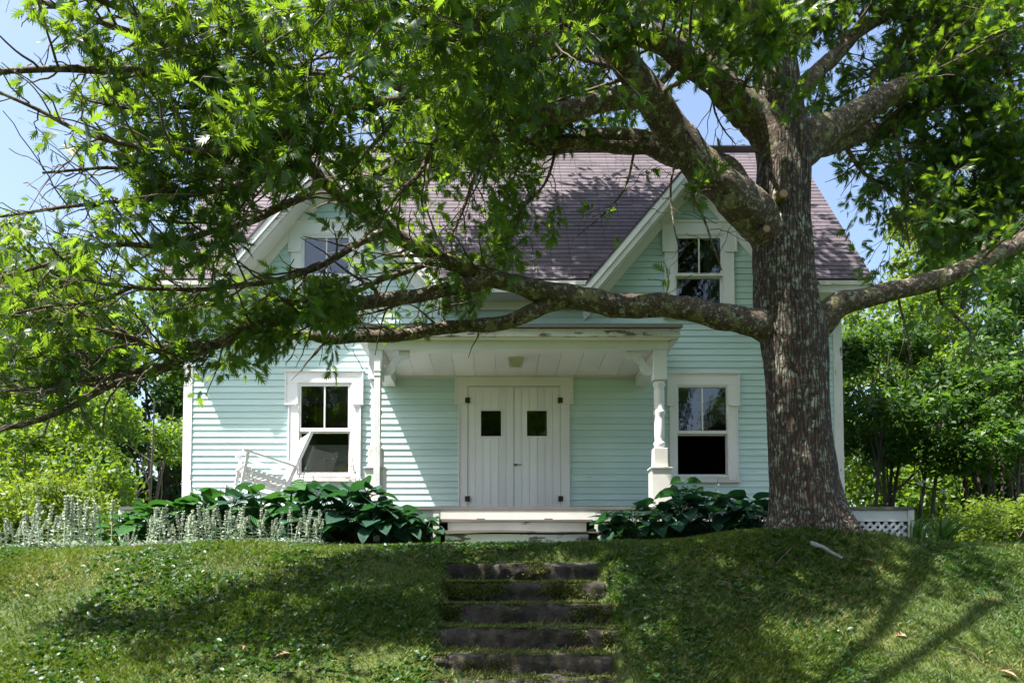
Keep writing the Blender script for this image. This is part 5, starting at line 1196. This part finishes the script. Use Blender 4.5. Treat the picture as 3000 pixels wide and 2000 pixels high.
for q, (pp, lb) in enumerate(dl_):
    A_ = on_bank(*pp); o = obj('fallen_leaf', dm, None, None, A_ + np.array([0, 0, .035])); o.rotation_euler = (random.uniform(-.2, .5), random.uniform(-.4, .4), random.uniform(0, 6)); o.scale = (.16,) * 3; tag(o, lb, 'leaf', 'fallen leaves on the lawn')

# ------------------------------------------------------------------ lawn: grass, dry grass, broadleaf weeds
def scatter(n_, x0, x1, y0, y1, dens=None, seed=1, stepk=.2):
    r = np.random.default_rng(seed); x = r.uniform(x0, x1, n_); y = r.uniform(y0, y1, n_)
    if dens is not None:
        k = r.uniform(0, 1, n_) < dens(x, y); x, y = x[k], y[k]
    bk_ = np.min([np.abs(y - (v_ - .10)) for v_ in SY] , axis=0) < .09; insteps = (np.abs(x - .27) < .84) & (y > 6.5) & (y < 8.95)
    deckm = (y > 11.7) & (x > DX0) & (x < DX1)
    keep = ~(insteps & (r.uniform(0, 1, len(x)) > np.where(bk_, stepk, .05))) & ~deckm
    return x[keep], y[keep], r
# blade: 3 segments
BV = np.array([(-.5, 0, 0), (.5, 0, 0), (.36, .55, .04), (0, 1, .25)]); BF = np.array([(0, 1, 2), (0, 2, 3)])
lawn_parts = []
def lush(x, y): return np.clip((vn2(x, y, 1.3, 7) - .30) * 2.6, .3, 1)
wd = lambda x, y: np.clip((x - 6) / -9 + .35, .15, 1)      # weeds: more to the left
def blades(name, n_, box, hlo, hhi, mat, seed, dens, width=.009, cat=None):
    x, y, r = scatter(n_, *box, dens, seed, .95 if mat == 'straw' else .12); z = gz(x, y) - .004; m_ = len(x); a = r.uniform(0, 6.283, m_)
    ax = np.stack([np.cos(a) * .55, np.sin(a) * .55, np.ones(m_)], -1) + r.normal(size=(m_, 3)) * .25; h = r.uniform(hlo, hhi, m_) * (.7 + .6 * vn2(x, y, 2.0, 9))
    nr = np.stack([np.cos(a), np.sin(a), np.full(m_, .2)], -1); V, F = place((BV, BF), np.stack([x, y, z], -1), ax, nr, h, np.clip(width * r.uniform(.6, 1.2, m_) / h, .03, .5))
    tn = np.clip(vn2(x, y, 1.1, 5) * .8 - .1 + r.normal(0, .2, m_) , 0, 1)
    o = obj(name, mesh_np(name, V, [F], False, np.repeat(tn, 4)), M[mat]); return o
o = blades('lawn_grass', 560000, (-6.8, 7.2, 6.3, 10.9), .03, .075, 'grass', 1, lush); tag(o, 'short green lawn grass covering the bank', 'grass', kind='stuff')
o = blades('dry_grass', 110000, (-7, 8.5, 6.2, 10.5), .03, .07, 'straw', 2, lambda x, y: np.clip((vn2(x, y, .9, 31) - .5) * 3.5, .03, 1) * np.clip((10.2 - y) / 2, .1, 1) + .9 * ((np.abs(x - .27) < .85) & (y > 6.4) & (y < 8.8))); tag(o, 'dry straw-coloured grass in bare patches of the bank', 'grass', kind='stuff')
o = blades('tall_grass', 16000, (-7, 8.5, 6.4, 11.6), .06, .12, 'grass', 3, lambda x, y: np.clip((vn2(x, y, 1.7, 15) - .5) * 4, 0, 1) + .6 * (np.abs(np.abs(x - .27) - 1.0) < .12)); tag(o, 'longer grass tufts beside the granite steps and beds', 'grass', kind='stuff')
WV = np.array([(0, 0, 0), (.30, .35, .05), (.26, .75, .04), (0, 1, -.08), (-.26, .75, .04), (-.30, .35, .05), (0, .5, -.02)]); WF = np.array([(0, 1, 6), (1, 2, 6), (2, 3, 6), (3, 4, 6), (4, 5, 6), (5, 0, 6)])
x, y, r = scatter(24000, -7, 8.5, 6.2, 10.2, lambda x, y: np.clip((vn2(x, y, 1.5, 22) - .36) * 3.4, 0, 1) * wd(x, y), 4)
nper = 3; x = np.repeat(x, nper); y = np.repeat(y, nper); m_ = len(x); x = x + r.normal(0, .012, m_); y = y + r.normal(0, .012, m_); a = r.uniform(0, 6.283, m_)
ax = np.stack([np.cos(a), np.sin(a), r.uniform(.0, .9, m_)], -1); nr = np.stack([np.zeros(m_), np.full(m_, -.25), np.ones(m_)], -1) + r.normal(size=(m_, 3)) * .35
V, F = place((WV, WF), np.stack([x, y, gz(x, y) + r.uniform(0, .03, m_)], -1), ax, nr, r.uniform(.025, .07, m_))
o = obj('lawn_weeds', mesh_np('lawn_weeds', V, [F], False, np.repeat(np.clip(r.normal(.4, .25, m_), 0, 1), 7)), M['weed']); tag(o, 'small broadleaf weeds growing through the lawn', 'weeds', kind='stuff')

# ------------------------------------------------------------------ trees and shrubs around the house
def crown_mesh(seed, lumps, nleaf, lsize, flat_=.55):
    r = np.random.default_rng(seed); L_ = np.array(lumps, float); vol = L_[:, 3] ** 2; k = r.choice(len(L_), nleaf, p=vol / vol.sum())
    d = unit(r.normal(size=(nleaf, 3))); rad = r.uniform(.35, 1.0, nleaf) ** .55
    # clumping: push radius by noise on direction
    rad *= .72 + .5 * vn(d * 2.2 + k[:, None] * 3.1, 1.0, seed)
    P = L_[k, :3] + d * (rad * L_[k, 3])[:, None] * np.array([1, 1, .8])
    P += np.round(r.normal(size=(nleaf, 3)) * 1.2) * .06
    keep = vn(P, 1.6, seed + 3) > .36; P, d = P[keep], d[keep]; n_ = len(P)
    nr = unit(np.array([0, 0, 1.0]) * flat_ + d * .6 + r.normal(size=(n_, 3)) * .45); ax = unit(r.normal(size=(n_, 3)) + np.array([0, 0, -.4]))
    V, F = place((SV, SF), P, ax, nr, r.uniform(.6, 1.3, n_) * lsize, np.full(n_, 1.15))
    tn = np.clip(.25 + .5 * vn(P, .8, seed + 7) + r.normal(0, .12, n_), 0, 1)
    return mesh_np('crown', V, [F], False, np.repeat(tn, 4))
def trunk_mesh(seed, h, r0, lumps, stems=1):
    r = np.random.default_rng(seed); parts = []
    for s in range(stems):
        bx, by = (r.normal(0, .25, 2) if stems > 1 else (0, 0)); tx, ty = r.normal(0, .3 + .25 * (stems > 1), 2)
        c = catmull(np.array([[bx, by, -.2], [bx + tx * .3, by + ty * .3, h * .35], [bx + tx * .7, by + ty * .6, h * .7], [bx + tx, by + ty, h]]), .25); parts.append(tube(c, np.linspace(r0, r0 * .25, len(c)), 8))
        for lp in lumps[s::stems]:
            i_ = r.integers(len(c) // 4, len(c) * 3 // 4); b = np.array(lp[:3]); mid = (c[i_] + b) / 2 + r.normal(0, .15, 3); cc = catmull(np.array([c[i_], mid, b]), .3); parts.append(tube(cc, np.linspace(r0 * .4, r0 * .1, len(cc)), 5))
    V, F = cat_np(parts); return mesh_np('trunk', V, F, True)
def lumps_for(seed, h, w_, base, n_):
    r = np.random.default_rng(seed); out = []
    for q in range(n_):
        t = r.uniform(0, 1); z = base + (h - base) * t * .92; e = w_ * (1 - abs(t - .4) ** 1.5 * .9); a = r.uniform(0, 6.283); d = e * math.sqrt(r.uniform(.05, 1)) * .75
        out.append((d * math.cos(a), d * math.sin(a), z, r.uniform(.30, .48) * w_ * (1.0 - .35 * t)))
    return out
KINDS = {}
def kind(name, seed, h, w_, base, nl, nleaf, ls, mat, r0, stems=1):
    lp = lumps_for(seed, h, w_, base, nl); cm = crown_mesh(seed, lp, nleaf, ls); cm.materials.append(M[mat]); tm = trunk_mesh(seed, h * .85, r0, lp, stems); tm.materials.append(M['trunk2']); KINDS[name] = (cm, tm)
kind('tall', 1, 9.5, 3.2, 1.6, 26, 26000, .20, 'bgleaf', .17)
kind('tall2', 2, 9.0, 2.8, 1.2, 24, 24000, .19, 'bgleaf2', .15)
kind('shrub', 3, 3.8, 1.9, .3, 16, 15000, .14, 'bgleaf', .05, 3)
kind('thicket', 4, 6.0, 2.1, 1.9, 18, 15000, .16, 'bgleaf2', .055, 6)
kind('lowbush', 5, 1.5, 1.5, .15, 14, 9000, .10, 'bgleaf3', .02, 4)
kind('pale', 6, 16, 4.0, 3, 30, 26000, .24, 'bgleaf3', .24)
def plant(kind_, name, x, y, rz, sc, label, cat, group):
    cm, tm = KINDS[kind_]; o = empty(name, (x, y, float(gz(x, y)) - .05), rz); o.scale = (sc,) * 3 if not hasattr(sc, '__len__') else sc; tag(o, label, cat, group)
    obj('trunk' if cat == 'tree' else 'stems', tm, None, o); obj('crown' if cat == 'tree' else 'foliage', cm, None, o); return o
G1, G2 = 'trees beyond the left end of the house', 'trees beyond the right end of the house'
plant('tall', 'broadleaf_tree', -15.0, 25.5, .3, 1.2, 'tall bright green tree at the far edge of the yard, leftmost of all', 'tree', G1)
plant('tall2', 'broadleaf_tree', -11.6, 27.5, 1.3, 1.2, 'mid-green tree behind the low oak limb, left of the house', 'tree', G1)
plant('tall', 'broadleaf_tree', -18.5, 31, 2.2, 1.4, 'bright tree far back whose top shows above the others on the left', 'tree', G1)
plant('tall2', 'broadleaf_tree', -9.3, 31, 4.0, 1.15, 'mid-green tree nearest behind the left house corner', 'tree', G1)
plant('shrub', 'leafy_shrub', -8.1, 17.8, 0, (1.0, 1.0, 1.08), 'rounded bright green shrub touching the left corner board', 'shrub', 'shrubs left of the house')
plant('shrub', 'leafy_shrub', -10.6, 18.5, 2, (1.15, 1.1, .9), 'bright shrub in the middle of the hedge left of the house', 'shrub', 'shrubs left of the house')
plant('shrub', 'leafy_shrub', -12.6, 20.0, 4, (1.3, 1.2, 1.15), 'tall bright shrub at the left edge behind the lamb\'s ears', 'shrub', 'shrubs left of the house')
plant('lowbush', 'low_bush', -6.9, 12.3, 0, (.8, .8, .85), 'pale leafy bush between the lamb\'s ears and the house corner', 'bush', 'low bushes at the left bed')
plant('lowbush', 'low_bush', -8.3, 13.2, 2, (1.0, 1.0, .9), 'yellow-green low bush behind the tallest sunlit lamb\'s ears', 'bush', 'low bushes at the left bed')
plant('lowbush', 'low_bush', -9.6, 14.8, 4, (1.2, 1.2, 1.0), 'yellow-green low bush at the left edge of the picture', 'bush', 'low bushes at the left bed')
plant('thicket', 'thicket_tree', 8.9, 18.0, 0, (.95, .95, .9), 'many-stemmed dark thicket tree just right of the house corner', 'tree', G2)
plant('thicket', 'thicket_tree', 10.6, 17.2, 2.1, (.9, .9, .72), 'dark many-stemmed tree above the daylily clump', 'tree', G2)
plant('thicket', 'thicket_tree', 12.4, 18.6, 3.9, (1, 1, 1.2), 'dark many-stemmed tree at the right edge of the yard', 'tree', G2)
plant('tall', 'broadleaf_tree', 12.3, 24.5, .9, .95, 'bright green tree seen through the gap under the low right limb', 'tree', G2)
plant('tall2', 'broadleaf_tree', 15.8, 25.0, 2.9, 1.35, 'mid-green tree behind the thicket at the right edge', 'tree', G2)
plant('tall', 'broadleaf_tree', 9.9, 29.0, 5.0, 1.2, 'bright tree close beyond the right roof edge', 'tree', G2)
plant('pale', 'pale_tree', 18.5, 33.0, 0, 1.05, 'very tall pale yellow-green tree rising behind the right limbs', 'tree', G2)
plant('pale', 'pale_tree', 14.6, 37.0, 2.4, .80, 'pale yellow-green tree between the tall one and the roof', 'tree', G2)
plant('lowbush', 'low_bush', 8.6, 13.9, 1, (.8, .8, .62), 'sunlit yellow-green bush at the right edge beside the daylilies', 'bush', 'low bushes at the right bed')
plant('lowbush', 'low_bush', 9.9, 15.2, 3, (1.0, 1.0, .8), 'sunlit yellow-green bush in front of the dark thicket stems', 'bush', 'low bushes at the right bed')
for q, (x, y, rz) in enumerate([(-13, -19, 0), (-4.5, -21, 2), (4, -19, 4), (12, -22, 5)]):
    plant('tall2' if q % 2 else 'tall', 'roadside_tree', x, y, rz, 1.9, f'leafy tree across the road, {ORD[q]} of those mirrored in the window glass', 'tree', 'trees across the road')
# far wood
r = np.random.default_rng(77); lp = [(x, 62 + 10 * math.sin(x * .7) , 4.5 + 2.5 * math.sin(x * 1.3) + r.uniform(-1, 1), r.uniform(4, 6)) for x in np.arange(-75, 80, 3.5)]
cm = crown_mesh(78, lp, 40000, .75); o = obj('far_wood', cm, M['bgleaf2']); tag(o, 'distant belt of woods closing the view behind the house', 'woods', kind='stuff')
